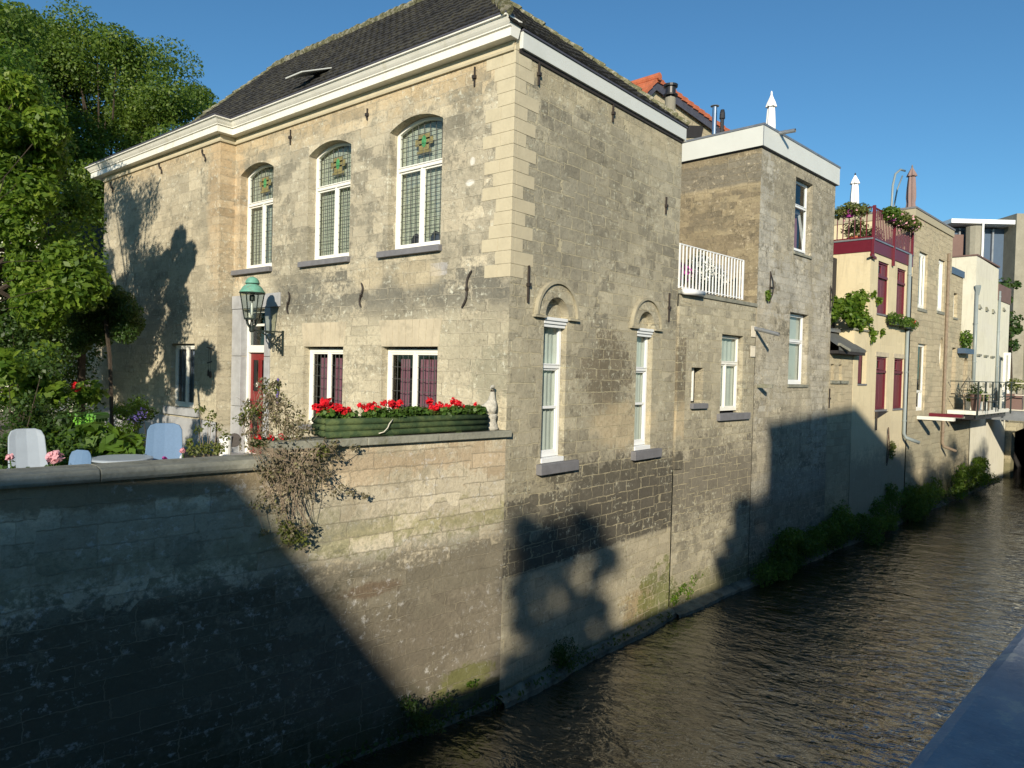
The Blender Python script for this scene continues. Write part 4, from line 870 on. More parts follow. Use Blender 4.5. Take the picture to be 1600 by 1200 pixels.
for i in (-1, 1):
    mb = MB(); mb.v = []; mb.tube([Lb(i * .25, .22, .1), Lb(i * .30, .22, .1)], .1, 14); mb.build('wheel', M['tv'], bn)
    mb = MB(); mb.box(Lb, i * .12 - .055, i * .12 + .055, -.275, -.271, .86, .93); mb.build('sticker', M['yellow'], bn)
# step ladder / metal can by the door
cn = thing('metal_planter', 'white metal pot with a dark upright pan beside it at the foot of the door', 'pot', (-1.0, 7.6, GZ)); p = at(352, 704, 15.2)
cn.location = (p[0], p[1], GZ)
mb = MB(); mb.lathe([(.11, 0), (.13, .72), (.135, .74), (.10, .74)], 16, cn.location); mb.build('pot', M['whitemetal'], cn, smooth=False)
mb = MB(); mb.lathe([(.0, -.02), (.14, -.02), (.15, .02), (0, .02)], 18, (cn.location[0] + .16, cn.location[1] - .08, GZ + .65)); 
cc = Vector((cn.location[0] + .16, cn.location[1] - .08, GZ + .65)); mb.v = [tuple(cc + Matrix.Rotation(R(80), 3, Vector((.6, -.8, 0))) @ (Vector(p_) - cc)) for p_ in mb.v]; mb.build('pan', M['iron'], cn)

# ------------------------------------------------------------------ garden plants
def plant(name, label, cat, base, clumps, size, mat, stems=(), group=None, smat=None, **kw):
    t_ = thing(name, label, cat, base, group=group)
    leaves('foliage', clumps, size, mat, t_, **kw)
    if stems:
        mb = MB()
        for s_ in stems: mb.tube(s_[0], s_[1], 5)
        mb.build('stems', smat or M['bark'], t_)
    return t_
# dry shrub hanging over the wall
g = random.Random(11); stems = []; cl = []; cl2 = []
root = Vector(FL(4.0, -.55, GZ)); 
def shp(x, y, o): return Vector([float(q) for q in hit(x, y, lo, lo * o)])
core = [(400, 640, -.35, .22), (425, 620, -.35, .18), (450, 650, -.25, .26), (420, 675, -.2, .26), (470, 680, -.05, .26), (500, 710, .15, .24), (440, 710, .15, .28), (475, 730, .2, .24), (420, 735, .2, .2), (450, 760, .22, .2), (480, 770, .2, .18),
        (415, 780, .2, .16), (440, 800, .2, .18), (455, 830, .2, .17), (480, 825, .2, .12), (395, 690, -.2, .2), (385, 655, -.3, .12), (505, 745, .22, .15), (520, 700, .15, .12), (410, 600, -.35, .1), (435, 635, -.3, .2), (460, 665, -.2, .2)]
for x, y, o, r in core:
    c = shp(x, y, o); cl.append((c, (r, r * .7, r), int(900 * r * (.80 if y < 740 else .42))))
    for k in range(9):
        e = c + Vector((g.uniform(-r, r), g.uniform(-r, r) * .6, g.uniform(-r, r))) * 1.4; md = root.lerp(c, .65) + Vector((g.uniform(-.15, .15), g.uniform(-.1, .1), g.uniform(.1, .35)))
        if y > 735: md = shp(440 + g.uniform(-50, 60), 700, .2)
        stems.append(([md, md.lerp(c, .55) + Vector((g.uniform(-.08, .08), 0, g.uniform(-.08, .08))), c, e], [.005, .004, .003, .002]))
for (x1, y1, x2, y2, x3, y3) in ((505, 730, 535, 762, 570, 775), (495, 735, 525, 770, 548, 770), (430, 760, 400, 790, 412, 832), (395, 730, 430, 790, 445, 850), (400, 640, 428, 600, 436, 560 + 40), (505, 690, 530, 715, 556, 700)):
    stems.append(([shp(x1, y1, .18), shp(x2, y2, .2), shp(x3, y3, .16)], [.007, .005, .003])); cl2.append((shp(x3, y3, .17), (.1, .05, .06), 26)); cl2.append((shp(x2, y2, .19), (.1, .05, .06), 22))
sh = plant('dry_shrub', 'half dead twiggy brown shrub spilling over the canal wall in front of the door', 'shrub', tuple(root), cl + cl2, .048, M['leafdry'], stems, smat=M['twig'], up=.1, asp=.6, seed=31)
leaves('foliage', [(shp(x, y, o), (.16, .08, .12), n) for x, y, o, n in ((455, 838, .2, 150), (470, 845, .2, 90), (395, 640, -.3, 130), (380, 655, -.3, 70), (425, 605, -.3, 90), (445, 825, .2, 120), (500, 705, .18, 80))], .05, M['leafoliv'], sh, seed=32)
t_ = thing('geranium', 'pale red geranium showing through the brown twiggy shrub', 'flower', FL(4.1, -.3, 4.4)); leaves('flower_head', [(shp(x, 682, -.1), (.07, .04, .05), 22) for x in (403, 422, 441)], .05, M['petalred'], t_, seed=33)
leaves('foliage', [(shp(x, 690, -.2), (.12, .06, .08), 60) for x in (403, 422, 441)], .06, M['leafger'], t_, seed=34)
# rose bush by the door side, pink roses
def bushstems(c, pts, r=.008): return [([Vector(c), Vector(c).lerp(Vector(p), .55) + Vector((0, 0, .1)), Vector(p)], [r, r * .7, r * .4]) for p in pts]
rb = g2(325, 700, 11.8); tips = [at(x, y, 11.8) for x, y in ((296, 690), (310, 672), (325, 660), (340, 668), (352, 680), (330, 650), (312, 640), (318, 700), (345, 700), (300, 705))]
plant('rose_bush', 'thin rambling rose bush with few leaves between the blue chair and the door', 'bush', rb, [(t2, (.10, .1, .09), 34) for t2 in tips] + [(at(325, 700, 11.8), (.35, .25, .12), 240)], .06, M['leafoliv'], bushstems(rb, tips), smat=M['twig'], seed=41)
def rose(x, y, dist, r, mat, label, leafn=60):
    p = at(x, y, dist); b = (p[0], p[1], GZ); t_ = thing('rose_plant', label, 'rose', b)
    mb = MB(); mb.tube([b, (p[0] + .05, p[1] + .02, p[2] - .3), tuple(p)], .008, 5); mb.build('stem', M['leafger'], t_)
    leaves('flower', [(p, (r, r, r * .8), 70)], r * .9, mat, t_, up=.2, asp=.9, seed=int(x)); leaves('foliage', [((p[0], p[1], p[2] - .22), (.28, .25, .16), leafn), ((p[0], p[1], p[2] - .55), (.3, .3, .25), leafn * 2)], .075, M['leafdark'] if leafn > 50 else M['leafmid'], t_, seed=int(x) + 1)
rose(86, 714, 9.2, .085, M['petalpink'], 'pink rose blooming above the wall coping beside the pale grey chair', 90)
rose(15, 714, 9.6, .05, M['petalpink'], 'faint mauve pink rose left of the pale grey chair')
rose(257, 716, 9.3, .03, M['petalmag'], 'tiny magenta bloom in front of the blue chair back', 12)
rose(285, 704, 9.6, .035, M['petalpink'], 'small salmon bloom at the right edge of the blue chair', 12)
rose(120, 605, 16.0, .12, M['petalred'], 'deep red rose beside the dark post above the green bin', 60)
hb = g2(140, 690, 12.6); cls = []
hp = thing('hosta', 'large bright green broad leaved plant in front of the green bin', 'plant', hb)
hc = Vector(at(143, 682, 12.6)); leaves('foliage', [(hc + Vector((dx * r_[0], dx * r_[1], dz)), (.34, .34, .22), 60) for dx, dz in ((-.55, -.16), (-.3, -.02), (0, .04), (.3, -.02), (.55, -.16), (0, -.2), (.35, -.3), (-.35, -.3), (.7, -.35))], .26, M['hosta'], hp, up=1.0, asp=.62, droop=.5, seed=50)
mb = MB(); [mb.tube([hb, hc + Vector((math.cos(a) * .35, math.sin(a) * .35, -.1))], .01, 5) for a in np.linspace(0, 6, 9)]; mb.build('stems', M['leafger'], hp)
def shrub(x, y, dist, rx, rz, n, size, mat, label, seed, name='shrub', dens=5, ry=None, group=None, cat='shrub', **kw):
    c = np.array(at(x, y, dist)); g = np.random.default_rng(seed); ry = ry or rx
    cls = [(c + g.normal(size=3) * np.array([rx, ry, rz]) * .5, (rx * .42, ry * .42, rz * .36), n // dens) for _ in range(dens)]
    b = (c[0], c[1], GZ); st = [([b, tuple((c + np.array(b)) / 2 + g.normal(size=3) * .1), tuple(q[0])], [.018, .012, .005]) for q in cls]
    return plant(name, label, cat, b, cls, size, mat, st, seed=seed, group=group, **kw)
shrub(36, 598, 13.0, .70, .7, 1700, .15, M['leafbright'], 'fig like shrub with large bright lobed leaves above the pale grey chair', 61, dens=14, up=.6, asp=.8)
shrub(30, 690, 12.2, 1.0, .9, 3200, .09, M['leafdark'], 'dark evergreen shrub behind the pale grey chair', 62, dens=12)
shrub(30, 560, 15.5, 1.1, 1.1, 5200, .10, M['leafdark'], 'dense dark laurel under the near tree', 63, dens=16)
bc = at(180, 560, 15.0); plant('shrub', 'dark clipped bush crown sticking out in front of the left end of the house wall', 'shrub', (bc[0], bc[1], GZ), [(at(x, y, 15.0 + (x % 7) * .1), (.26, .3, .24), 1150) for x, y in ((140, 470), (158, 460), (176, 462), (192, 472), (203, 488), (206, 505), (196, 520), (180, 512), (165, 495), (150, 500), (138, 520), (160, 525), (185, 490), (120, 500), (125, 535))], .06, M['leafdark'], [([(bc[0], bc[1], GZ), tuple(at(172, 560, 15.1)), tuple(at(165, 500, 15.2))], .04)], seed=64)
shrub(215, 665, 14.6, .5, .5, 1500, .06, M['leafmid'], 'low mixed bush with violet flowers against the left wing', 65, dens=8)
leaves('flowers', [(at(222, 645, 14.3), (.12, .1, .12), 40), (at(210, 655, 14.4), (.15, .1, .1), 30)], .05, M['petalviolet'], COL.objects.get('shrub.004') or None, seed=3)
shrub(100, 722, 11.6, .35, .2, 500, .06, M['leafmid'], 'small leafy plant around the pink rose and the low chair', 66, dens=6)
shrub(80, 672, 12.6, .42, .5, 2200, .09, M['leafdark'], 'dark shrub left of the broad leaved plant', 67, dens=9)
shrub(200, 660, 15.4, .55, .45, 1300, .08, M['leafdark'], 'dark foliage behind the broad leaved plant, by the green bin', 68, dens=9)

c = at(60, 560, 21.0); hc = [tuple(at(x + g.uniform(-15, 15), y + g.uniform(-10, 10), g.uniform(20, 22))) for y in (455, 500, 545, 590, 635) for x in range(-80, 130, 38)]
plant('hedge', 'tall dark evergreen hedge closing the garden at the left edge', 'hedge', (c[0], c[1], GZ), [(q, (.8, .8, .65), 620) for q in hc], .11, M['leafdark'], [([(c[0], c[1], GZ), (c[0], c[1], 6)], .1)], seed=71)
# ------------------------------------------------------------------ canal side terrace wing (next to the main house)
def roofbox(mb, F, u0, u1, o0, o1, z0, z1): mb.box(F, u0, u1, o0, o1, z0, z1)
TW = thing('terrace_wing', 'low sandstone wing with a roof terrace, between corner house and grey house', 'house', FW(2, 0, 3.4))
mb = MB(); C0 = 4.05
w1 = (2.17, 3.36, 4.72, 6.76); w2 = (.80, 1.27, 5.06, 5.86)
mb.wall(FW, [(0, -.9), (C0, -.9), (C0, 7.60), (0, 7.60)], [arch(w1[0], w1[1], w1[2] - .1, w1[3], 0), arch(.70, 1.27, 4.98, 5.86, 0)], depth=.24, u_off=11)
mb.build('wall', M['stoneB'], TW)
mb = MB(); mb.ubox(FW, -.02, .34, -.05, .05, 3.4, 7.3, 3.1); mb.build('pilaster', M['stoneB'], TW)
mb = MB(); mb.box(FW, -.02, C0 + .02, -6, .04, 7.603, 7.70); mb.build('terrace_slab', M['coping'], TW, bevel=.01)
mb = MB(); mb.box(FW, .02, C0 - .02, -6, -1.4, 3.4, 7.5); mb.build('inner_wall', M['dark'], TW)
w_ = window(FW, TW, w1[0], w1[1] - .02, w1[2] + .02, w1[3] - .02, 0, inset=.14, fw=.07, transom=6.02, mull=[2.66], mat=M['white'], back=('full', M['net']), backo=.12)
MB().box(FW, w1[0] - .16, w1[1] + .36, -.2, .10, 4.50, 4.68).build('sill', M['blue'], w_, bevel=.01)
w_ = window(FW, TW, .72, 1.06, 5.02, 5.84, 0, inset=.14, fw=.05, mat=M['white'], back=('full', M['dark']), backo=.12, casements=False)  # dark sheet behind the glass stands in for the unlit room
mb = MB()
for i in range(4): mb.prism(FW, [(.76, 5.12 + i * .12), (.96, 5.17 + i * .12), (.76, 5.22 + i * .12)], -.2, -.12)
mb.build('ornament_string', M['white'], w_)
MB().box(FW, .66, 1.40, -.2, .10, 4.84, 4.97).build('sill', M['blue'], w_, bevel=.01)
# railing
rl = thing('terrace_railing', 'white painted metal railing round the flower filled roof terrace', 'railing', FW(1.6, 0, 7.7))
z0, z1 = 7.74, 8.80
mb = MB(); mb.bar(FW(0, -.03, z1), FW(3.28, -.03, z1), .03, .025); mb.bar(FW(0, -.03, z0 + .04), FW(3.28, -.03, z0 + .04), .025, .02)
mb.build('rails', M['whitemetal'], rl)
for i in range(21):
    u = .04 + i * 3.22 / 20; mb = MB(); mb.bar(FW(u, -.03, z0), FW(u, -.03, z1), .03 if i not in (0, 20) else .045); mb.build('baluster', M['whitemetal'], rl)
tag(MB().tube([FW(.05, .10, 7.66), FW(.9, .14, 7.68)], .07, 12).build('awning_roll', M['whitemetal'], smooth=True), 'short white awning tube lying under the terrace railing', 'awning')
for i, (u, o, rr, h_, n, mat, lb) in enumerate(((.5, -.5, .38, .62, 420, 'petalmag', 'magenta flowered pot plant behind the white terrace railing'), (1.5, -.45, .38, .95, 520, 'petalwhite', 'white flowered bush in the middle of the roof terrace'), (2.35, -.5, .35, .75, 380, 'petalwhite', 'white flowered pot plant near the right end of the terrace railing'))):
    t_ = thing('potted_plant', lb, 'potted plant', FW(u, o, 7.7), group='potted plants on the roof terrace')
    mb = MB(); mb.lathe([(.13, 0), (.19, .28), (.2, .3), (.17, .3)], 14, FW(u, o, 7.702)); mb.build('pot', M['terracotta'] if i == 0 else M['blue'], t_, smooth=False)
    leaves('foliage', [(FW(u, o + .12, 7.85 + h_ * .5), (rr * 1.3, rr * .8, h_ * .55), 2200)], .06, M['leafdark'] if i else M['leafger'], t_, seed=70 + i)
    leaves('blossom', [(FW(u, o + .2, 7.8 + h_ * .62), (rr * 1.3, rr * .8, h_ * .42), n * 2)], .055, M[mat], t_, up=.3, asp=.9, seed=80 + i)

# ------------------------------------------------------------------ tall grey flat roofed house
C = thing('flat_roof_house', 'tall weathered grey stone house with a broad white fascia and flat roof', 'house', FW(6.7, 0, 3.4))
C1 = 9.44; CT = 12.05
wins = [(6.35, 7.62, 9.42, 11.70), (6.25, 7.62, 5.42, 7.64)]
mb = MB(); mb.wall(FW, [(C0, -.9), (C1, -.9), (C1, CT), (C0, CT)], [arch(a, b, c, d, 0) for a, b, c, d in wins], depth=.26, u_off=.1, o=.012)
mb.add([FW(C1, .012, -.9), FW(C1, -5, -.9), FW(C1, -5, CT), FW(C1, .012, CT)], [(0, 1, 2, 3)], [(10, -.9), (15, -.9), (15, CT), (10, CT)])
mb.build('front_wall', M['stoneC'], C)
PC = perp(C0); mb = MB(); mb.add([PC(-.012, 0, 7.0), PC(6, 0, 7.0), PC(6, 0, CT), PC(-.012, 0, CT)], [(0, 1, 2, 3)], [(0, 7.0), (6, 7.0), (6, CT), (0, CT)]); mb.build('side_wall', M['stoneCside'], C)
mb = MB(); mb.box(FW, C0 + .1, C1 - .1, -5, -1.6, 3.4, 11.9); mb.box(FW, C0 + .05, C1 - .05, -6, -.4, 12.0, 12.04); mb.build('inner_wall', M['dark'], C)
mb = MB(); e = .10
mb.box(FW, C0 - e, C1 + e, e - .03, e, CT, 12.60); mb.box(FW, C0 - e, C0 - e + .03, -6, e - .031, CT, 12.60); mb.box(FW, C1 + e - .03, C1 + e, -6, e - .031, CT, 12.60); mb.build('fascia_board', M['fascia'], C)
mb = MB(); mb.box(FW, C0 - e - .02, C1 + e + .02, e - .16, e + .02, 12.603, 12.66); mb.box(FW, C0 - e - .02, C0 - e + .14, -6, e - .161, 12.603, 12.66); mb.box(FW, C1 + e - .14, C1 + e + .02, -6, e - .161, 12.603, 12.66); mb.box(FW, C0 - e - .003, C0 - e + .01, e - .01, e + .004, CT, 12.6); mb.build('metal_trim', M['zinc'], C)
mb = MB(); mb.box(FW, C0 - .05, C1 + .05, -6, .07, CT - .02, CT - .001); mb.box(FW, C0 - .03, C1 + .03, -6, .05, 12.3, 12.35); mb.build('soffit', M['lead'], C)
w_ = window(FW, C, 6.37, 7.58, 9.46, 11.68, 0, inset=.15, fw=.075, transom=10.92, mat=M['pvc'], casements=False, back=('half', M['purple']), backo=.3, sill=(.08, .06, .06, M['coping']))
mb = MB(); rt = lambda u, o, z: FW(6.98 + (u - 6.98) * 1.0, -.16 - (z - 9.5) * .16 + o, z)
mb.ring(rt, arch(6.45, 7.50, 9.56, 10.85, 0), arch(6.52, 7.43, 9.63, 10.78, 0), 0, .06); ts = mb.build('tilted_casement', M['pvc'], w_)
w_ = window(FW, C, 6.27, 7.60, 5.46, 7.62, 0, inset=.15, fw=.085, transom=6.80, mat=M['pvc'], back=('blind', M['net']), backo=.12, sill=(.09, .06, .08, M['coping']))
for (x, y, s_) in ((1203, 449, 1), (1297, 468, 1)):
    u, z = pW(x, y); mb = MB(); mb.tube([FW(u - .05, .03, z + .42), FW(u + .06, .06, z + .2), FW(u + .10, .07, z), FW(u + .06, .06, z - .2), FW(u - .05, .03, z - .42)], .016, 6); mb.bar(FW(u - .05, .03, z - .45), FW(u - .05, .03, z + .45), .03); mb.bar(FW(u - .08, .05, z), FW(u + .16, .06, z), .025); mb.build('wall_anchor', M['iron'], C)
for (x, y, L_, dz, lab) in ((1178, 512, .72, -.20, 'grey overflow pipe slanting out of the wall below the roof terrace'), (1213, 209, .45, -.02, 'short grey outlet pipe poking out of the white fascia')):
    u, z = pW(x, y); o = .0 if y > 300 else .1
    t_ = thing('drain_pipe', lab, 'pipe', FW(u, o, z)); mb = MB(); mb.tube([FW(u, o - .05, z), FW(u, o + L_, z + dz)], .055, 14, cap=False); mb.tube([FW(u, o + L_, z + dz), FW(u, o - .04, z)], .045, 14, cap=False); mb.build('pipe', M['zinc'], t_, smooth=True)
    mb = MB(); mb.tube([FW(u, o + L_ * .35, z + dz * .35), FW(u, o + L_ * .38, z + dz * .38)], .062, 14); mb.build('collar', M['zinc'], t_)
u, z = pW(1183, 603); tag(MB().box(FW, u - .05, u + .05, -.05, .45, z - .05, z + .06).build('stone_bracket', M['coping'], bevel=.01), 'short stone bracket jutting out between the wing window and the grey house', 'bracket')
for (x, y) in ((1176, 518), (1175, 549)):
    u, z = pW(x, y); t_ = thing('wall_vent', 'white vent grille on the wall, %s of the two beside the terrace wing window' % ('upper' if y < 530 else 'lower'), 'vent', FW(u, 0, z), group='white vent grilles'); mb = MB(); mb.ring(FW, arch(u - .12, u + .12, z - .15, z + .15, 0), arch(u - .09, u + .09, z - .12, z + .12, 0), .013, .035); mb.build('frame', M['creamcloth'], t_)
    mb = MB(); [mb.box(FW, u - .09 + k * .05, u - .065 + k * .05, .013, .03, z - .12, z + .12) for k in range(4)]; mb.build('slats', M['creamcloth'], t_)
u, z = pW(1196, 462); plant('wall_fern', 'small green fern growing out of the grey wall beside the iron anchor', 'fern', FW(u, 0, z), [(FW(u, .08, z), (.12, .08, .16), 130)], .08, M['leafbright'], seed=90)
# closed parasols
def parasol(c, h, label, mat, pole, seed, r=.16, rb=.2):
    t_ = thing('parasol', label, 'parasol', c); mb = MB(); mb.tube([c, (c[0], c[1], c[2] + h)], .024, 8); mb.build('pole', pole, t_)
    n = 48
    for nm, P_ in (('folded_canopy', [(r * .55, h - .30), (r * .72, h - .55), (r * .86, h - .95), (r * .92, h - 1.35), (r * .8, h - 1.62), (r * .95, h - 1.85), (r * .9, h - 1.9)]), ('top_flounce', [(.018, h + .02), (r * .35, h - .10), (r * .75, h - .26), (r * 1.02, h - .40), (r * .96, h - .42), (r * .5, h - .30)])):
        vs = []; fs = []
        for (rr, z) in P_:
            for k in range(n): a = 2 * math.pi * k / n; f = 1 + .20 * math.sin(a * 6 + z * .8 + seed) * min(1, rr / .06); vs.append((c[0] + rr * f * math.cos(a), c[1] + rr * f * math.sin(a), c[2] + z))
        for i in range(len(P_) - 1):
            for k in range(n): fs.append((i * n + k, i * n + (k + 1) % n, (i + 1) * n + (k + 1) % n, (i + 1) * n + k))
        mb = MB(); mb.add(vs, fs); mb.build(nm, mat, t_, smooth=True)
    mb = MB(); mb.lathe([(.03, h - .03), (.035, h + .04), (.02, h + .1), (.0, h + .12)], 10, c); mb.build('finial', pole, t_)
    mb = MB(); mb.lathe([(.28, 0), (.28, .05), (.05, .09)], 16, c); mb.build('foot', M['concrete'], t_); return t_
p = hit(1204, 195, wo, P1 - wo * 1.5); parasol((p[0], p[1], 12.36), 2.55, 'closed white parasol standing on the flat roof with the white fascia', M['whitecloth'], M['whitemetal'], 1, .15, .15)

# ------------------------------------------------------------------ house with an orange tiled gable behind
OG = thing('gable_house', 'house behind with an orange clay tiled gable and grey bargeboards', 'house', (12, 9, 3.4))
gp = lambda x, y: hit(x, y, wo, FW(0, -6.0, 0))
apex = gp(1021, 124); lft = gp(985, 163); rgt = gp(1132, 205)
ug = lambda p: float((p - P1) @ wd)
F6 = lambda u, o, z: FW(u, o - 6.0, z)
A_, Lf, Rt = (ug(apex), apex[2]), (ug(lft), lft[2]), (ug(rgt), rgt[2])
sl = (Lf[1] - A_[1]) / (Lf[0] - A_[0]); sr = (Rt[1] - A_[1]) / (Rt[0] - A_[0]); L2 = (A_[0] - 3.2, A_[1] - 3.2 * sl); R2_ = (A_[0] + 8.5, A_[1] + 8.5 * sr)
mb = MB(); mb.wall(F6, [(L2[0], 3), (R2_[0], 3), (R2_[0], R2_[1] - .25), (A_[0], A_[1] - .3), (L2[0], L2[1] - .25)], [], depth=.2); mb.build('gable_wall', M['stoneE'], OG)
mb = MB()
for a, b in ((A_, L2), (A_, R2_)):
    mb.add([F6(a[0], o, a[1] + dz) for o in (.12, .15) for dz in (-.05, -.42)] + [F6(b[0], o, b[1] + dz) for o in (.12, .15) for dz in (-.05, -.42)], [(0, 1, 5, 4), (2, 6, 7, 3), (0, 4, 6, 2), (1, 3, 7, 5)])
mb.build('bargeboard', M['lead'], OG)
mb = MB()
for a, b in ((A_, L2), (A_, R2_)):
    L_ = math.hypot(b[0] - a[0], b[1] - a[1]); n = int(L_ / .42)
    for i in range(n):
        t0, t1 = i / n, (i + 1.0) / n; q0 = (a[0] + (b[0] - a[0]) * t0, a[1] + (b[1] - a[1]) * t0); q1 = (a[0] + (b[0] - a[0]) * t1, a[1] + (b[1] - a[1]) * t1)
        mb.add([F6(q0[0], o, q0[1] + dz) for o in (-7, .2) for dz in (-.14, .02)] + [F6(q1[0], o, q1[1] + dz) for o in (-7, .2) for dz in (-.10, .07)], [(0, 1, 5, 4), (2, 6, 7, 3), (1, 3, 7, 5), (0, 4, 6, 2), (0, 2, 3, 1), (4, 5, 7, 6)])
mb.tube([F6(A_[0], .28, A_[1] + .04), F6(A_[0], -6, A_[1] + .04)], .14, 10); mb.build('tile_roof', M['terracotta'], OG)
def flue(x, y, yb, dist, r, label, kind):
    top = at(x, y, dist); bot = at(x, yb, dist); b = (top[0], top[1], bot[2]); h = top[2] - bot[2]; t_ = thing('chimney_flue', label, 'chimney', b, group=None)
    if kind == 'big':
        MB().lathe([(r, -1), (r, h * .62), (r * .95, h * .63)], 14, b).build('stack', M['concrete'], t_)
        MB().lathe([(r * .8, h * .6), (r * .8, h * .68), (r * 1.35, h * .68), (r * 1.4, h * .72), (r * .95, h * .74), (r * .95, h * .93), (r * 1.3, h * .94), (r * 1.35, h), (0, h + .03)], 16, b).build('cowl', M['blackmetal'], t_)
    elif kind == 'steel':
        MB().lathe([(r, -1.5), (r, h * .9), (r * .6, h * .9)], 14, b).build('tube', M['steel'], t_, smooth=False); MB().lathe([(r * 1.7, h * .93), (r * 1.8, h * .95), (0, h)], 14, b).build('rain_cap', M['zinc'], t_)
    else: MB().lathe([(r * .7, -1.5), (r * .7, h * .45), (r * 1.1, h * .5), (r * 1.0, h * .8), (r * .7, h * .98), (0, h)], 12, b).build('tube', M['blackmetal'], t_)
flue(1048, 133, 188, 21.0, .155, 'thick round chimney with a black cowl rising behind the white fascia', 'big')
flue(1117, 164, 198, 22.5, .075, 'shiny steel flue with a rain cap at the right of the orange roof', 'steel'); flue(1129, 171, 200, 22.5, .08, 'slim black flue, rightmost beside the orange roof', 'black')
q = [gp(x, y) for x, y in ((1071, 196), (1071, 215), (1095, 215), (1099, 197))]
MB().add([F6(ug(p_), .03 + 1.2 * (i in (0, 3)) * 0, p_[2]) for i, p_ in enumerate(q)], [(0, 1, 2, 3)]).build('dark_opening', M['dark'], OG)

# ------------------------------------------------------------------ low wing with the dark shed roof
LWn = thing('low_annex', 'low pale stone annex with dark shed roof between grey and cream houses', 'annex', FW(10.5, 0, 3.4))
mb = MB(); D0, D1 = C1, 11.66
mb.wall(FW, [(D0, -.9), (D1, -.9), (D1, 6.6), (D0, 6.6)], [arch(9.62, 9.9, 5.62, 6.15, 0), arch(10.35, 10.62, 5.62, 6.15, 0)], depth=.2, u_off=30); mb.build('wall', M['stoneE'], LWn)
mb = MB(); mb.box(FW, D0, D1, -1.8, -1.2, 3.4, 6.5); mb.build('inner_wall', M['dark'], LWn)
mb = MB(); q = .3
mb.add([FW(D0 + .0, q, 6.60), FW(D1 + .32, q, 6.60), FW(D0, q, 6.72), FW(D1 + .32, q, 6.70), FW(D0, -.5, 7.28), FW(D1 - .25, -.5, 7.26), FW(D0, -2.5, 7.3), FW(D1 - .2, -2.5, 7.3), FW(D1 + .32, -2.5, 6.7)], [(0, 1, 3, 2), (2, 3, 5, 4), (4, 5, 7, 6), (3, 8, 7, 5)]); mb.build('shed_roof', M['felt'], LWn)
MB().box(FW, D0, D1 - .12, -2.5, -.42, 7.30, 7.42).build('roof_capping', M['zinc'], LWn)
MB().box(FW, D0, D1 + .3, -.1, .29, 6.50, 6.60).build('eave_soffit', M['dark'], LWn)
MB().bar(FW(D0, .3, 6.80), FW(D0 + .6, .42, 6.62), .09).build('bargeboard', M['coping'], LWn)
mb = MB()
for a in (9.62, 10.35): mb.box(FW, a - .04, a + .8, -.02, .06, 5.50, 5.60)
mb.build('sill', M['coping'], LWn)
for a in (9.68, 10.4): MB().box(FW, a, a + .06, -.12, -.06, 5.62, 6.13).build('window_frame', M['white'], LWn)
u, z = pW(1295, 621); bar_anchor(FW, u, z - .35, z + .3, LWn)

# ------------------------------------------------------------------ cream house with maroon windows
D = thing('cream_house', 'cream rendered house with maroon shutters and a maroon band below its flowery roof terrace', 'house', FW(15, 0, 3.4))
DA, DB, DC = 11.66, 13.05, 17.95; DT = 10.84
up = [(13.88, 15.10), (16.12, 17.26)]; dn = [(14.05, 15.30), (16.15, 17.36)]
mb = MB(); mb.wall(FW, [(DA, -.9), (DB, -.9), (DB, 7.40), (DA, 7.40)], [arch(12.12, 13.0, 5.50, 6.70, 0)], depth=.16, u_off=40, o=.01)
mb.wall(FW, [(DB, -.9), (DC, -.9), (DC, 10.36), (DB, 10.36)], [arch(a, b, 8.15, 10.13, 0) for a, b in up] + [arch(a, b, 4.50, 6.54, 0) for a, b in dn], depth=.16, u_off=40, o=.01)
mb.add([FW(DA, .01, 3.4), FW(DA, -3, 3.4), FW(DA, -3, 7.4), FW(DA, .01, 7.4)], [(0, 1, 2, 3)], [(0, 3), (3, 3), (3, 7), (0, 7)])
PD = perp(DB); mb.add([PD(-.01, 0, 7.3), PD(8, 0, 7.3), PD(8, 0, 10.36), PD(-.01, 0, 10.36)], [(0, 1, 2, 3)], [(0, 7.3), (8, 7.3), (8, 10.3), (0, 10.3)])
mb.build('wall', M['render'], D)
mb = MB(); mb.box(FW, DB + .05, DC, -8, -.02, 10.30, 10.35); mb.box(FW, DA + .02, DB, -8, -.02, 7.3, 7.39); mb.box(FW, DA + .1, DC - .1, -3, -1.2, 3.4, 10.2); mb.build('inner_wall', M['dark'], D)
mb = MB(); mb.box(FW, DB - .03, DC, -.1, .05, 10.362, 10.80); mb.box(FW, DB - .03, DB + .01, -8, -.101, 10.362, 10.80); mb.build('fascia_band', M['maroon'], D)
mb = MB(); mb.box(FW, DB - .06, DC, -.1, .08, 10.803, 10.86); mb.box(FW, DB - .06, DB + .04, -8, -.101, 10.803, 10.86); mb.box(FW, DB + .04, DC, -8, -.1, 10.80, 10.82); mb.build('terrace_edge', M['zinc'], D)
mb = MB(); mb.box(FW, DA - .05, DB, -3, .06, 7.403, 7.47); mb.build('coping', M['coping'], D)
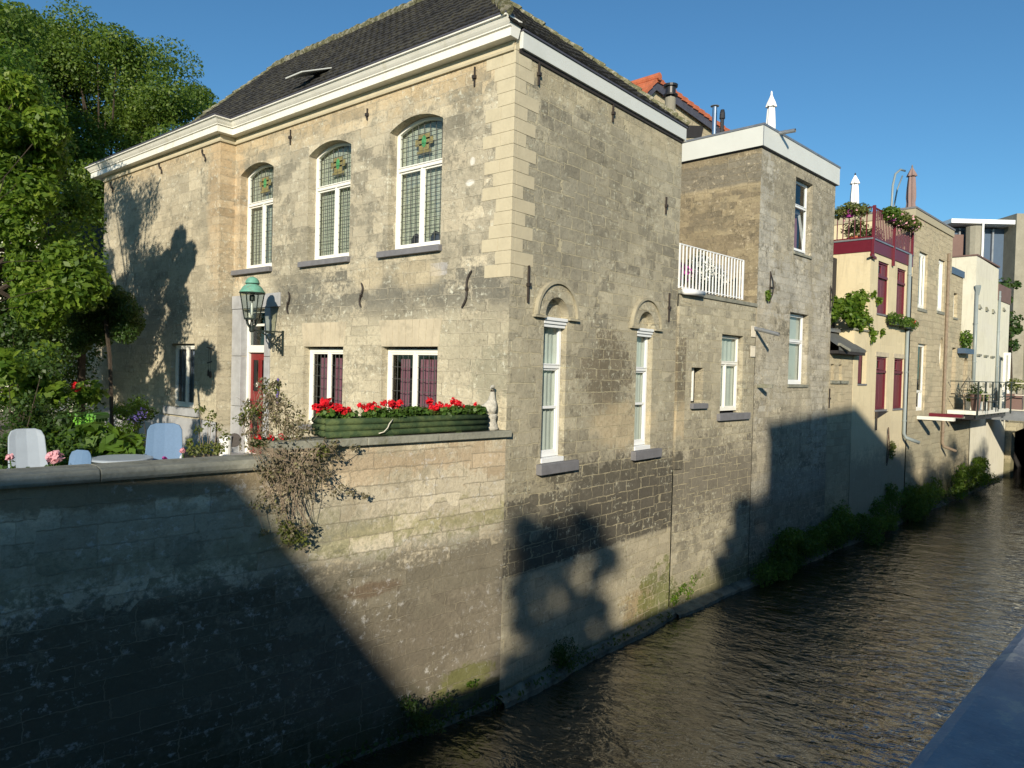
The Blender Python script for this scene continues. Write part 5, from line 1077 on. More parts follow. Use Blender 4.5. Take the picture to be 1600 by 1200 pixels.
def maroon_window(F, par, a, b, z0, z1):
    mb = MB(); mb.ring(F, arch(a, b, z0, z1, 0), arch(a + .06, b - .06, z0 + .06, z1 - .06, 0), -.14, -.04); zt = z1 - .55; cu = (a + b) / 2
    mb.box(F, a + .06, b - .06, -.15, -.0, zt - .06, zt + .04)
    for s_ in (a + .06, cu + .02):
        e_ = (b - a) / 2 - .08; mb.box(F, s_, s_ + e_, -.13, -.08, z0 + .06, zt - .06)
    mb.ring(F, arch(a + .1, cu, zt + .07, z1 - .09, 0), arch(a + .17, cu - .05, zt + .13, z1 - .15, 0), -.12, -.07)
    mb.box(F, cu + .02, b - .08, -.12, -.07, zt + .05, z1 - .07)
    w_ = mb.build('shuttered_window', M['maroon'], par, bevel=.006)
    MB().box(F, a + .17, cu - .05, -.115, -.11, zt + .13, z1 - .15).build('pane', M['darkglass'], w_); MB().box(F, cu - .016, cu + .016, -.105, -.085, z0 + .1, zt - .1).build('strip', M['mauve'], w_)
    MB().box(F, a - .04, b + .04, -.05, .05, z0 - .07, z0 - .004).build('sill', M['blue'], w_)
for a, b in up: maroon_window(FW, D, a, b, 8.17, 10.12)
for a, b in dn: maroon_window(FW, D, a, b, 4.52, 6.53); MB().box(FW, a - .15, b + .12, -.02, .025, 6.545, 6.72).build('lintel', M['lintel'], D)
mb = MB(); mb.box(FW, 12.14, 12.75, -.14, -.09, 5.52, 6.68); mb.box(FW, 12.2, 12.45, -.1, -.07, 5.6, 6.6); mb.build('small_shutter', M['maroon'], D); MB().box(FW, 12.1, 13.02, -.1, .04, 5.44, 5.50).build('sill', M['blue'], D)
mb = MB(); mb.add([FW(14.05, .02, 4.44), FW(15.30, .02, 4.44), FW(14.05, .02, 4.2), FW(14.05, .12, 4.44), FW(15.3, .12, 4.44), FW(14.05, .12, 4.2)], [(0, 1, 2), (3, 5, 4), (0, 3, 4, 1), (1, 4, 5, 2), (0, 2, 5, 3)]); mb.bar(FW(14.07, .08, 4.44), FW(14.07, .08, 3.75), .05); mb.build('iron_prop', M['iron'], D)
# flower boxes under upper windows
for (x, y, lab) in ((1399, 500, 'trailing green flower box under the left upper maroon window'), (1418, 506, 'trailing green flower box under the right upper maroon window, in front of the downpipe')):
    u, z = pW(x, y, .15); t_ = thing('window_box', lab, 'window box', FW(u, .0, z), group='window boxes on the cream house'); w_ = .62
    MB().box(FW, u - w_, u + w_, .02, .26, z - .2, z).build('box', M['blackmetal'], t_)
    leaves('foliage', [(FW(u + d, .2, z + .02), (.5, .22, .26), 320) for d in (-.5, 0, .5)], .09, M['leafmid'], t_, seed=int(x)); leaves('blossom', [(FW(u + .3, .28, z + .1), (.5, .15, .12), 20)], .07, M['petalpink'] if x < 1400 else M['petalred'], t_, seed=3)
# vine on the annex terrace
c = [FW(pW(x, y, 0)[0], o, pW(x, y, 0)[1]) for x, y, o in ((1312, 490, -.3), (1325, 480, -.2), (1338, 470, -.2), (1345, 490, 0), (1330, 495, 0), (1350, 465, -.1), (1318, 475, -.4), (1340, 505, .05), (1308, 480, -.4))]
plant('vine', 'bright green vine arching over the dark shed roof against the cream wall', 'vine', FW(12, -.3, 7.45), [(p_, (.42, .3, .32), 170) for p_ in c] + [(FW(*((lambda q: (q[0], .1, q[1]))(pW(x, y)))), (.14, .12, .16), 26) for x, y in ((1361, 460), (1368, 470), (1357, 515), (1362, 522), (1360, 530), (1375, 520), (1355, 500))], .16, M['leafbright'],
      [([FW(12, -.3, 7.45), FW(12.3, -.2, 8.5), FW(*((lambda q: (q[0], .1, q[1]))(pW(1362, 459))))], [.03, .02, .01])], seed=95, up=.4, asp=.8)
mb = MB(); [mb.lathe([(.12, 0), (.17, .3), (.14, .3)], 10, FW(12.1 + k * .5, -.2, 7.47)) for k in range(2)]; tag(mb.build('plant_pots', M['blackmetal']), 'dark plant pots under the vine on the annex ledge', 'pots')
# roof terrace railing with flower boxes
RL = thing('roof_railing', 'maroon ornamental railing round the roof terrace of the cream house', 'railing', FW(15, 0, 10.86))
zr0, zr1 = 10.9, 11.98; PDm = lambda u: FW(DB + .0, -u, 0)
mb = MB()
for z in (zr0, zr1): mb.bar(FW(DB, .03, z), FW(DC - .2, .03, z), .05, .04); mb.bar(FW(DB, .03, z), FW(DB, -6.3, z), .05, .04)
mb.build('rails', M['maroon'], RL)
for i in range(26):
    u = DB + .1 + i * (DC - DB - .4) / 25; MB().bar(FW(u, .03, zr0), FW(u, .03, zr1), .035).build('baluster', M['mauve'], RL)
for i in range(1, 30):
    o = .03 - i * .21; MB().bar(FW(DB, o, zr0), FW(DB, o, zr1), .03).build('baluster', M['maroon'] if i < 3 else M['mauve'], RL)
for u, o in ((DB, .05), (DB + 2.35, .05), (DC - .25, .05)):
    z_ = 10.1 if u == DB or u == DB + 2.35 else 10.8; MB().bar(FW(u, o + .02, z_), FW(u, o + .02, zr1 + .05), .10).build('post', M['maroon'], RL)
MB().bar(FW(DB - .25, .09, 10.2), FW(DB + .25, .09, 10.12), .08).build('post_bracket', M['maroon'], RL)
for o in (-3.6,): MB().tube([FW(DB, o + .3 * math.cos(a), 11.4 + .2 * math.sin(a)) for a in np.linspace(0, 6.28, 14)], .02, 5).build('ornament_ring', M['mauve'], RL)
for i, (u, o, w_, m_) in enumerate(((DB, -2.6, 1.0, 'leafoliv'), (DB, -.8, .8, 'leafoliv'), (DB + 1.6, .1, .7, 'leafmid'), (DB + 2.6, .12, .9, 'leafoliv'), (DB + 3.7, .15, .8, 'leafoliv'))):
    t_ = thing('railing_planter', ('leftmost', 'second from the left', 'third from the left', 'fourth from the left', 'rightmost')[i] + ' trailing flower planter hooked on the maroon roof railing', 'planter', FW(u, o, 11.9), group='flower planters on the maroon railing'); side = i < 2
    MB().lathe([(.12, -.26), (.18, -.03), (.18, 0), (.12, 0)], 12, FW(u, o + .08 * (not side), 11.96)).build('pot', M['petalmag'] if i in (0, 1, 2) else M['blackmetal'], t_)
    du = (0, w_ * .9) if side else (w_ * .9, 0)
    leaves('foliage', [(FW(u + s_ * du[0] * .5, o + s_ * du[1] * .5 + .05, 12.02 - .1 * abs(s_)), (.38, .36, .26), 520) for s_ in (-1, 0, 1)], .10, M[m_], t_, seed=100 + i); leaves('blossom', [(FW(u, o + .1, 11.8), (.6, .6, .35), 46)], .09, M['petalpink'], t_, seed=120 + i)
for i, (u, o, lab) in enumerate(((DB + .8, -3.0, 'leafy pot plant inside the roof terrace, left'), (DB + 1.2, -1.0, 'leafy pot plant just inside the railing corner'), (DB + 3.0, -1.0, 'tall leafy pot plant inside the roof terrace, right'))):
    t_ = thing('terrace_plant', lab, 'potted plant', FW(u, o, 10.83), group='pot plants inside the roof terrace'); MB().lathe([(.16, 0), (.22, .35), (.18, .35)], 12, FW(u, o, 10.83)).build('pot', M['terracotta'], t_); leaves('foliage', [(FW(u, o, 11.45), (.55, .5, .42), 800)], .10, M['leafoliv'], t_, seed=130 + i)
p = hit(1335, 310, wo, P1 - wo * 3.2); pt = hit(1335, 273, wo, P1 - wo * 3.2); parasol((p[0], p[1], 10.83), pt[2] - 10.83, 'closed pale parasol above the maroon roof terrace', M['whitecloth'], M['blackmetal'], 2, .19, .3)
mb = MB(); p = hit(1346, 310, wo, P1 - wo * 3.3); c = Vector((p[0], p[1], 11.6)); tag(MB().tube([c, c + Vector((0, 0, 2.0)), c + Vector((.15, -.1, 2.25)), c + Vector((.3, -.2, 1.9)), c + Vector((.35, -.2, .3))], .02, 6).build('shepherd_hook', M['zinc'], smooth=True), 'thin grey hooked pole beside the pale parasol on the roof terrace', 'pole')
# downpipe
def downpipe(x, ytop, ybot, label, mat, r=.07, hopper=False, elbow=True):
    u, zt = pW(x, ytop, .08); _, zb = pW(x, ybot, .08); t_ = thing('downpipe', label, 'drainpipe', FW(u, 0, zb)); pts = [FW(u, .09, zt), FW(u, .09, zb)]
    if elbow: pts += [FW(u + .03, .16, zb - .16), FW(u + .3, .6, zb - .35)]
    MB().tube(pts, r, 12).build('pipe', mat, t_, smooth=True)
    if hopper: MB().lathe([(r, -.5), (.16, -.1), (.17, 0), (.1, 0)], 4, FW(u, .14, zt + .3), ph=R(45)).build('hopper', mat, t_)
    z = zb + .5
    while z < zt: MB().tube([FW(u, .09, z), FW(u, .09, z + .06)], r * 1.25, 12).build('bracket', mat, t_); z += 2.0
M['pipegrey'] = plain('painted grey pipe', (.24, .28, .28), .4, .05, 3)
downpipe(1422, 398, 676, 'long grey downpipe between the cream house and the smooth sandstone house', M['pipegrey'], .07)

# ------------------------------------------------------------------ smooth sandstone house
E = thing('sandstone_house', 'smooth pale sandstone house with tall white windows and an oval window', 'house', FW(21, 0, 3.4)); EA, EB = 18.05, 24.1; ET = 12.55
ew = [(18.92, 20.15, 8.75, 11.17), (21.85, 22.95, 8.85, 11.22)]; el_ = (19.22, 20.45, 4.35, 7.25)
oval = [(22.85 + .33 * math.cos(a), 6.95 + .75 * math.sin(a)) for a in np.linspace(0, 2 * math.pi, 20, endpoint=False)]
mb = MB(); mb.wall(FW, [(EA, -.9), (EB, -.9), (EB, 12.5), (EA, 12.5)], [arch(a, b, c, d, 0) for a, b, c, d in ew] + [arch(el_[0], el_[1], el_[2], el_[3], 0), oval], depth=.28, u_off=60, o=.02)
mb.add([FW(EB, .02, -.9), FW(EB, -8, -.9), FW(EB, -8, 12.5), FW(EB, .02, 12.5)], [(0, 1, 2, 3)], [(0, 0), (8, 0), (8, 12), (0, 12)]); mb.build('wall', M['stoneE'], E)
PE = perp(EA); mb = MB(); mb.add([PE(-.02, 0, 10.0), PE(14, 0, 10.0), PE(14, 0, 12.5), PE(-.02, 0, 12.5)], [(0, 1, 2, 3)], [(0, 7.3), (8, 7.3), (8, 9.3), (0, 9.3)]); mb.build('side_wall', M['render'], E)
mb = MB(); mb.box(FW, EA - .04, EB + .04, -8, .07, 12.503, 12.80); mb.build('parapet_band', M['render'], E)
mb = MB(); mb.box(FW, EA - .07, EB + .07, -8, .10, 12.803, 12.88); mb.build('roof_trim', M['blue'], E); mb = MB(); mb.box(FW, EA + .1, EB - .1, -3, -1.2, 3.4, 12.4); mb.build('inner_wall', M['dark'], E)
for a, b, c, d in ew: window(FW, E, a + .02, b - .02, c + .02, d - .02, 0, inset=.07, fw=.11, mull=[a + .72], mat=M['white'], back=('full', M['net']), backo=.15, sill=(.14, .06, .10, M['coping']))
window(FW, E, el_[0] + .02, el_[1] - .02, el_[2], el_[3], 0, inset=.08, fw=.11, transom=5.2, mull=[el_[0] + .85], mat=M['white'], back=('half', M['dark']), backo=.15)  # lower half backed by a sheet coloured as room darkness
mb = MB(); ov2 = [(22.85 + (u - 22.85) * .8, 6.95 + (z - 6.95) * .88) for u, z in oval]; mb.ring(FW, oval, ov2, -.2, -.1); ww_ = mb.build('oval_window', M['white'], E); MB().add([FW(u, -.15, z) for u, z in ov2], [tuple(range(20))]).build('pane', M['darkglass'], ww_)
p = hit(1423, 322, wo, P1 - wo * 1.0); pt = hit(1423, 260, wo, P1 - wo * 1.0); parasol((p[0], p[1], 12.86), pt[2] - 12.86, 'closed taupe parasol on the roof of the smooth sandstone house', M['taupecloth'], M['wood'], 3, .19, .3)
hp_ = lambda x, y: tuple(hit(x, y, wo, P1 - wo * 2.0)); mb = MB(); b0 = hp_(1393, 322); mb.tube([(b0[0], b0[1], 10.84), b0, hp_(1395, 290), hp_(1399, 272), hp_(1407, 265), hp_(1414, 267)], .05, 7); b0 = hp_(1397, 322); mb.tube([(b0[0], b0[1], 10.84), b0, hp_(1402, 296), hp_(1410, 275)], .035, 7); tag(mb.build('roof_lamp', M['pipegrey'], smooth=True), 'curved grey twin pole beside the taupe parasol', 'pole')
downpipe(1483, 396, 690, 'brownish downpipe at the far edge of the smooth sandstone house', M['wood'], .07)
# narrow stone building and pale tall one
Fh = thing('narrow_house', 'narrow sandstone house with small windows and a grey terrace edge behind the railing', 'house', FW(26, 0, 3.4)); FA_, FB_ = 24.1, 26.35
mb = MB(); mb.wall(FW, [(24.1, -.9), (28.85, -.9), (28.85, 7.9), (26.35, 7.9), (26.35, 10.8), (24.1, 10.8)], [arch(24.75, 25.45, 8.75, 9.95, 0), arch(24.85, 25.6, 5.0, 7.3, 0), arch(27.1, 27.95, 4.8, 6.5, .4)], depth=.25, u_off=80); mb.add([FW(26.35, 0, 7.9), FW(26.35, -5, 7.9), FW(26.35, -5, 10.8), FW(26.35, 0, 10.8)], [(0, 1, 2, 3)], [(0, 7.9), (5, 7.9), (5, 10.8), (0, 10.8)]); mb.build('wall', M['stoneE'], Fh)
mb = MB(); mb.box(FW, 24.1, 28.8, -3, -.3, 3.4, 7.8); mb.box(FW, 24.1, 26.3, -3, -.3, 7.8, 10.7); mb.build('inner_wall', M['dark'], Fh); M['bluepaint'] = plain('blue grey painted board', (.07, .11, .17), .5, .05, 3)
MB().box(FW, 24.12, 26.4, -3, .06, 10.803, 11.12).build('terrace_edge', M['bluepaint'], Fh)
window(FW, Fh, 24.77, 25.43, 8.77, 9.93, 0, inset=.14, fw=.08, mat=M['white'], casements=False, sill=(.1, .05, .08, M['coping']))
window(FW, Fh, 24.87, 25.58, 5.0, 7.28, 0, inset=.18, fw=.08, mat=M['mauve'], casements=False); window(FW, Fh, 27.12, 27.93, 4.8, 6.5, .38, inset=.18, fw=.08, mat=M['mauve'], casements=False)
plant('terrace_shrub', 'green pot shrub on the grey edged terrace of the narrow house', 'shrub', FW(25.2, -1, 11.1), [(FW(25.2, -.8, 11.7), (.5, .4, .6), 260)], .18, M['leafdark'], seed=140)
u, z = pW(1510, 545, .2); t_ = thing('window_box', 'bushy window box with a dark blue trough beside the pale tall house', 'window box', FW(u, 0, z)); MB().box(FW, u - .9, u + .9, .02, .35, z - .25, z).build('box', M['bluepaint'], t_); leaves('foliage', [(FW(u, .15, z + .45), (.75, .3, .55), 420)], .16, M['leafmid'], t_, seed=141)
G = thing('pale_house', 'tall smooth pale cream building with rows of small vents and a hopper headed downpipe', 'house', FW(31, 0, 3.4)); GA, GB = 28.85, 34.15
mb = MB(); mb.wall(FW, [(GA, -.9), (GB, -.9), (GB, 12.15), (GA, 12.25)], [], o=.03); PG = perp(GA)
mb.add([PG(-.03, 0, 7.0), PG(1.6, 0, 7.0), PG(1.6, 0, 12.25), PG(-.03, 0, 12.25)], [(0, 1, 2, 3)], [(0, 7), (2, 7), (2, 12), (0, 12)]); mb.add([PG(1.6, 0, 10.0), PG(7, 0, 10.0), PG(7, 0, 12.25), PG(1.6, 0, 12.25)], [(0, 1, 2, 3)], [(0, 7), (2, 7), (2, 12), (0, 12)]); mb.add([PG(1.6, -.3, 7), PG(3.2, -.3, 7), PG(3.2, -.3, 10), PG(1.6, -.3, 10)], [(0, 1, 2, 3)], [(0, 7), (2, 7), (2, 12), (0, 12)]); mb.add([PG(3.2, 0, 7), PG(7, 0, 7), PG(7, 0, 10), PG(3.2, 0, 10)], [(0, 1, 2, 3)], [(0, 7), (2, 7), (2, 12), (0, 12)])
mb.add([FW(GB, .03, -.9), FW(GB, -6, -.9), FW(GB, -6, 12.15), FW(GB, .03, 12.15)], [(0, 1, 2, 3)], [(0, 7), (2, 7), (2, 12), (0, 12)]); mb.build('wall', M['renderG'], G)
mb = MB(); mb.box(FW, GA - .05, GB + .05, -7, .08, 12.253, 12.33); mb.build('roof', M['brown'], G); MB().add([PG(1.65, -.25, 7.0), PG(3.15, -.25, 7.0), PG(3.15, -.25, 9.95), PG(1.65, -.25, 9.95)], [(0, 1, 2, 3)]).build('louvre', M['brown'], G)
for z in (9.55, 7.05, 5.4):
    for u in (29.6, 31.2, 32.8): MB().prism(FW, [(u, z), (u + .55, z + .02), (u, z + .22)] if z != 7.05 else [(u, z), (u + .8, z), (u + .8, z + .1), (u, z + .1)], .03, .12).build('vent', M['coping'], G)
downpipe(1526, 455, 640, 'grey downpipe with a square hopper head on the pale tall building', M['pipegrey'], .085, hopper=True, elbow=False)
G2 = thing('brown_topped_block', 'cream block with a brown panelled top, next to the pale tall building', 'building', FW(36, 0, 3.4)); mb = MB(); mb.wall(FW, [(GB, -.9), (37.6, -.9), (37.6, 10.4), (GB, 10.4)], [], o=.02); mb.add([FW(37.6, .02, -.9), FW(37.6, -6, -.9), FW(37.6, -6, 10.4), FW(37.6, .02, 10.4)], [(0, 1, 2, 3)], [(0, 7), (2, 7), (2, 12), (0, 12)]); mb.build('wall', M['renderG'], G2); MB().box(FW, GB + .01, 37.65, -6, .06, 10.403, 11.35).build('panelled_top', M['brown'], G2)
for z in (9.9, 7.0, 5.4): MB().prism(FW, [(35.6, z), (36.3, z), (35.6, z + .18)], .02, .1).build('vent', M['coping'], G2)
downpipe(1562, 455, 640, 'white downpipe on the cream block with the brown top', M['pipegrey'], .07, elbow=False)

# ------------------------------------------------------------------ large modern building at the end
Hm = thing('modern_building', 'large dark glazed building with a thin white roof slab and a tall concrete pier', 'building', (52, -4, 3.4))
dist = 52.0
def Q(x, y, d=dist): return at(x, y, d)
hx = r_; hy = f_
o0 = np.array(at(1478, 596, dist)); o0[2] = 0
def FH(u, o, z): p = o0 + hx * u - hy * o; return (p[0], p[1], z)
pxm = dist / FPX
U = lambda x: (x - 1478) * pxm
Zf = lambda y: 5.7 + (596 - y) * pxm
MB().box(FH, U(1476), U(1575), -8, .1, Zf(351), Zf(344.5)).build('roof_slab', M['whitemetal'], Hm)
MB().box(FH, U(1478), U(1578), -7, -1.2, Zf(700), Zf(353)).build('glazed_wall', M['glassdark'] if 'glassdark' in M else M['bluepaint'], Hm)
mb = MB(); [mb.box(FH, U(x), U(x) + .12, -1.2, -1.0, Zf(600), Zf(354)) for x in (1503, 1541, 1556)]; mb.build('mullion', M['zinc'], Hm)
MB().box(FH, U(1488), U(1505), -1.2, -.6, Zf(600), Zf(366)).build('brown_panel', M['brown'], Hm)
mb = MB(); mb.tube([FH(U(1517), -.3, Zf(600)), FH(U(1517), -.3, Zf(355))], [.35, .55], 10); mb.build('tapered_column', M['concrete'], Hm)
MB().tube([FH(U(1524), .2, Zf(600)), FH(U(1524), .2, Zf(350))], .07, 8).build('steel_post', M['whitemetal'], Hm)
MB().box(FH, U(1577), U(1596), -6, .1, -1, Zf(334)).build('concrete_pier', M['concrete'], Hm); MB().box(FH, U(1596.3), U(1680), -6, .4, 2.5, Zf(334)).build('pier_side', M['renderG'], Hm)
shr = [(1567, 445, .8), (1572, 470, .6), (1580, 500, 1.0), (1575, 520, .8), (1590, 515, .5), (1583, 540, .7), (1588, 445, .4)]
plant('climbing_tree', 'dark leafy branches hanging in front of the concrete pier', 'tree', (at(1580, 560, 46)[0], at(1580, 560, 46)[1], GZ), [(at(x, y, 46), (s_, s_ * .6, s_ * .6), int(160 * s_)) for x, y, s_ in shr], .28, M['leafdark'], [([at(1580, 600, 46), at(1578, 520, 46), at(1570, 450, 46)], .1)], seed=150)

# ------------------------------------------------------------------ deck, footbridge and culvert at the far end
def oo(x, s, y=600):   # metres out from the row where the line of sight through column x crosses the square at s
    return -pP(s, x, y)[0]
sD = 24.2; oD = oo(1531, sD); zD = 4.30
DK = thing('canal_deck', 'pale timber deck with dark railings cantilevered over the water', 'deck', FW(sD + 2, 0, zD)); sE = 31.0
MB().box(FW, sD, sE, 0.03, oD, zD - .18, zD).build('deck_slab', M['whitebeam'], DK); MB().box(FW, sD + .1, sE, .1, oD - .15, zD - .42, zD - .183).build('underside', M['blackmetal'], DK)
for s_, (xa, mat_, zz) in {19.4: (1492, 'whitebeam', 4.14), 21.2: (1505, 'maroon', 4.22)}.items():
    MB().box(FW, s_, s_ + .3, .02, oo(xa, s_), zz - .14, zz).build('deck_beam', M[mat_], DK)
for s_ in (19.6, 21.6, 23.6, 29.8): 
    mb = MB(); mb.bar(FW(s_, .03, 4.0), FW(s_, .9, 4.0), .08); mb.build('bracket', M['coping'], DK)
rz = zD + 1.38
mb = MB(); 
for z in (rz, zD + .62): mb.bar(FW(sD, .1, z), FW(sD, oD, z), .04); mb.bar(FW(sD, oD - .05, z), FW(sE + 2.5, oD - .05, z), .04)
mb.build('hand_rails', M['lampiron'], DK)
for s_ in np.linspace(sD, sE + 2.2, 7): MB().bar(FW(s_, oD - .05, zD - .3), FW(s_, oD - .05, rz), .07).build('rail_post', M['lampiron'], DK)
gb = []
def on_deck(s_, o_): return FW(s_, o_, zD)
# deck furniture
t_ = thing('folding_table', 'light wooden folding table on the canal deck', 'table', on_deck(25.6, .9)); MB().box(FW, 24.9, 26.2, .5, 1.4, zD + .78, zD + .82).build('table_top', M['creamcloth'], t_)
for a, b in ((24.95, .55), (26.1, .55), (24.95, 1.35), (26.1, 1.35)): MB().bar(FW(a, b, zD), FW(a, b, zD + .78), .05).build('leg', M['wood'], t_)
t_ = thing('deck_chair', 'dark folding chair in front of the folding table on the deck', 'chair', on_deck(25.0, 1.9)); MB().box(FW, 24.8, 25.3, 1.85, 1.9, zD + .5, zD + .95).build('backrest', M['tv'], t_); MB().box(FW, 24.8, 25.3, 1.45, 1.9, zD + .42, zD + .46).build('seat', M['tv'], t_)
for a, b in ((24.82, 1.47), (25.28, 1.47), (24.82, 1.88), (25.28, 1.88)): MB().bar(FW(a, b, zD), FW(a, b, zD + .45), .04).build('leg', M['lampiron'], t_)
t_ = thing('terracotta_pot', 'tall terracotta pot with a dead looking plant on the deck by the stone wall', 'pot', on_deck(24.6, .9)); MB().lathe([(.16, 0), (.24, .75), (.27, .78), (.2, .78)], 14, on_deck(24.6, 1.1)).build('pot', M['brown'], t_); leaves('foliage', [(np.array(on_deck(24.6, 1.1)) + np.array((0, 0, 1.0)), (.35, .35, .3), 120)], .12, M['leafdark'], t_, seed=160)
t_ = thing('cloche', 'pointed wicker obelisk standing on the deck', 'obelisk', on_deck(25.5, .7)); mb = MB(); c = Vector(on_deck(25.5, .6))
for k in range(8):
    a = k * math.pi / 4; mb.tube([c + Vector((.42 * math.cos(a), .42 * math.sin(a), .6)), c + Vector((.3 * math.cos(a), .3 * math.sin(a), 1.1)), c + Vector((0, 0, 1.65))], .02, 4)
for z, q in ((.65, .41), (.8, .37), (.95, .33), (1.1, .3), (1.25, .22), (1.4, .14)): mb.tube([c + Vector((q * math.cos(a), q * math.sin(a), z)) for a in np.linspace(0, 6.3, 12)], .02, 4)
mb.build('wicker_frame', M['concrete'], t_)
t_ = thing('deck_trough', 'white trough of bright green herbs on the outer end of the deck', 'planter', on_deck(26.8, oD - .6)); MB().box(FW, 25.4, 28.4, oD - .8, oD - .4, zD + .002, zD + .4).build('trough', M['whitebeam'], t_); leaves('foliage', [(FW(s_, oD - .6, zD + .62), (.5, .3, .3), 260) for s_ in (25.9, 26.8, 27.8)], .14, M['leafbright'], t_, seed=161)
fbz = 4.15; FBR = thing('footbridge', 'grey steel footbridge crossing the canal behind the deck', 'bridge', FW(33, 4, fbz))
MB().box(FW, 32.3, 34.5, .05, 9.5, fbz - .55, fbz).build('girder', M['zinc'], FBR); MB().box(FW, 32.25, 32.30, .05, 9.5, fbz + .0, fbz + .06).build('edge_strip', M['creamcloth'], FBR)
mb = MB(); [mb.bar(FW(32.4, oD, z), FW(32.4, 9.5, z), .05) for z in (fbz + 1.5, fbz + .85)]; mb.build('hand_rails', M['creamcloth'], FBR)
for o_ in np.arange(oD + 1.0, 9.5, 1.4): MB().bar(FW(32.4, o_, fbz), FW(32.4, o_, fbz + 1.5), .06).build('rail_post', M['lampiron'], FBR)
t_ = thing('pot_plant', 'brown pot with a green plant on the footbridge', 'potted plant', FW(33.2, oo(1585, 33.2), fbz)); c = FW(33.2, oo(1585, 33.2), fbz); MB().box(lambda u, o, z: (c[0] + u, c[1] + o, c[2] + z), -.4, .4, -.4, .4, .0, .9).build('pot', M['brown'], t_); leaves('foliage', [((c[0], c[1], c[2] + 1.4), (.7, .5, .4), 260)], .16, M['leafoliv'], t_, seed=162)
t_ = thing('white_door_frame', 'free standing white door frame behind the footbridge', 'door frame', FW(35, oo(1575, 35), fbz)); a, b = oo(1567, 35), oo(1578, 35); mb = MB(); PH = perp(35.0); mb.ring(PH, [(-a, GZ), (-b, GZ), (-b, 7.4), (-a, 7.4)], [(-a - .12, GZ), (-b + .12, GZ), (-b + .12, 7.25), (-a - .12, 7.25)], 0, .1); mb.build('frame', M['white'], t_)
cv = thing('culvert', 'dark tunnel mouth where the canal disappears under the buildings', 'culvert', FW(38, 4, 0)); PK = perp(37.7)
mb = MB(); mb.wall(PK, [(-12, -.9), (.5, -.9), (.5, 4.1), (-12, 4.1)], [[(-11.5, -.85), (-.35, -.85), (-.35, 2.6), (-1.5, 3.25), (-11.5, 3.3)]], depth=1.0); mb.build('headwall', M['stoneE'], cv)
mb = MB(); mb.box(FW, 38.7, 52, -.3, 11.8, 3.35, 3.4); mb.box(FW, 38.7, 52, 11.8, 12, -.9, 3.35); mb.box(FW, 38.7, 52, -.5, -.3, -.9, 3.35); mb.box(FW, 52, 52.2, -.5, 12, -.9, 3.4); mb.build('tunnel_lining', M['dark'], cv)

# ------------------------------------------------------------------ weeds along the waterline
g = random.Random(17)
def weed(x, y, F, pf, rx, rz, n, size, mat, label, o=.45, seed=1, dens=7):
    u, z = pf(x, y, o); z = max(z, .25); gg = np.random.default_rng(seed)
    cls = [(F(u + gg.uniform(-rx, rx), o + gg.uniform(-.25, .25) - .15 * abs(k_ % 3), max(.12, z + gg.uniform(-rz, rz) * .8)), (rx * gg.uniform(.22, .5), .35, rz * gg.uniform(.25, .6)), n // dens) for k_ in range(dens)]
    b = F(u, .15, .05); st = [([b, tuple((np.array(b) + np.array(c_[0])) / 2 + np.array((0, 0, .1))), tuple(c_[0])], [.02, .012, .006]) for c_ in cls]
    plant('weed_bush', label, 'bush', b, cls, size, mat, st, seed=seed, droop=.6, asp=.36, group=None, smat=M['leafbank'])
weed(1236, 862, FW, pW, 1.7, .95, 7500, .10, M['leafbank'], 'big dark green weed bush at the waterline below the tall grey house', .5, 201, 12)
weed(1325, 830, FW, pW, 2.1, .95, 7000, .11, M['leafbank'], 'weed bush at the waterline below the low annex', .5, 202, 12)
weed(1262, 850, FW, pW, .8, .5, 1000, .12, M['leafbank'], 'narrow weed bush between the two big dark bushes', .4, 212, 6)
weed(1412, 795, FW, pW, 2.4, .9, 4600, .12, M['leafbank'], 'weed bush at the waterline below the maroon windows', .5, 203, 10)
weed(1372, 812, FW, pW, 1.6, .6, 1800, .13, M['leafbank'], 'low weed bush just left of the one below the maroon windows', .5, 213, 8)
weed(1455, 775, FW, pW, 2.6, .8, 2200, .16, M['leafbank'], 'weed bush below the smooth sandstone house', .5, 204, 9)
weed(1522, 745, FW, pW, 2.8, .8, 2400, .17, M['leafbright'], 'sunlit yellow green bush at the far end of the canal wall', .7, 205, 9)
weed(668, 1165, FL, pL, .38, .3, 900, .07, M['leafdark'], 'small green weed at the foot of the garden wall', .3, 206, 6)
weed(885, 1030, FB, pB, .55, .3, 1600, .06, M['leafdark'], 'tuft of trailing weeds on the footing below the left tall arched window', .18, 207, 9)  # dark leaf colour stands in for the shade over this tuft
u, z = pB(1080, 910, .05); plant('wall_plant', 'sunlit yellow green creeper on the mossy canal wall', 'creeper', FB(u, 0, z), [(FB(pB(x, y)[0], .08, pB(x, y)[1]), (.22, .06, .16), 70) for x, y in ((1050, 935), (1062, 920), (1078, 905), (1090, 895), (1100, 885), (1110, 900), (1072, 925))], .07, M['leafbright'], seed=208)
u, z = pW(1385, 703); t_ = plant('trellis_plant', 'small green climber on a rusty wire frame low on the cream house wall', 'climber', FW(u, 0, z), [(FW(u + .35, .1, z), (.4, .1, .4), 150)], .12, M['leafoliv'], [([FW(u - .2, .08, z - .5), FW(u - .1, .08, z + .9), FW(u + .1, .08, z + .1), FW(u - .15, .08, z - .6)], .02)], seed=209, smat=M['rust'])
u, z = pB(724, 1075, .0); plant('wall_weed', 'tiny yellow green weed sprouting at the corner just above the shadow line', 'weed', FB(-.6, .1, .4), [(FL(.65, .06, .42), (.14, .05, .08), 40)], .06, M['leafbright'], seed=210)

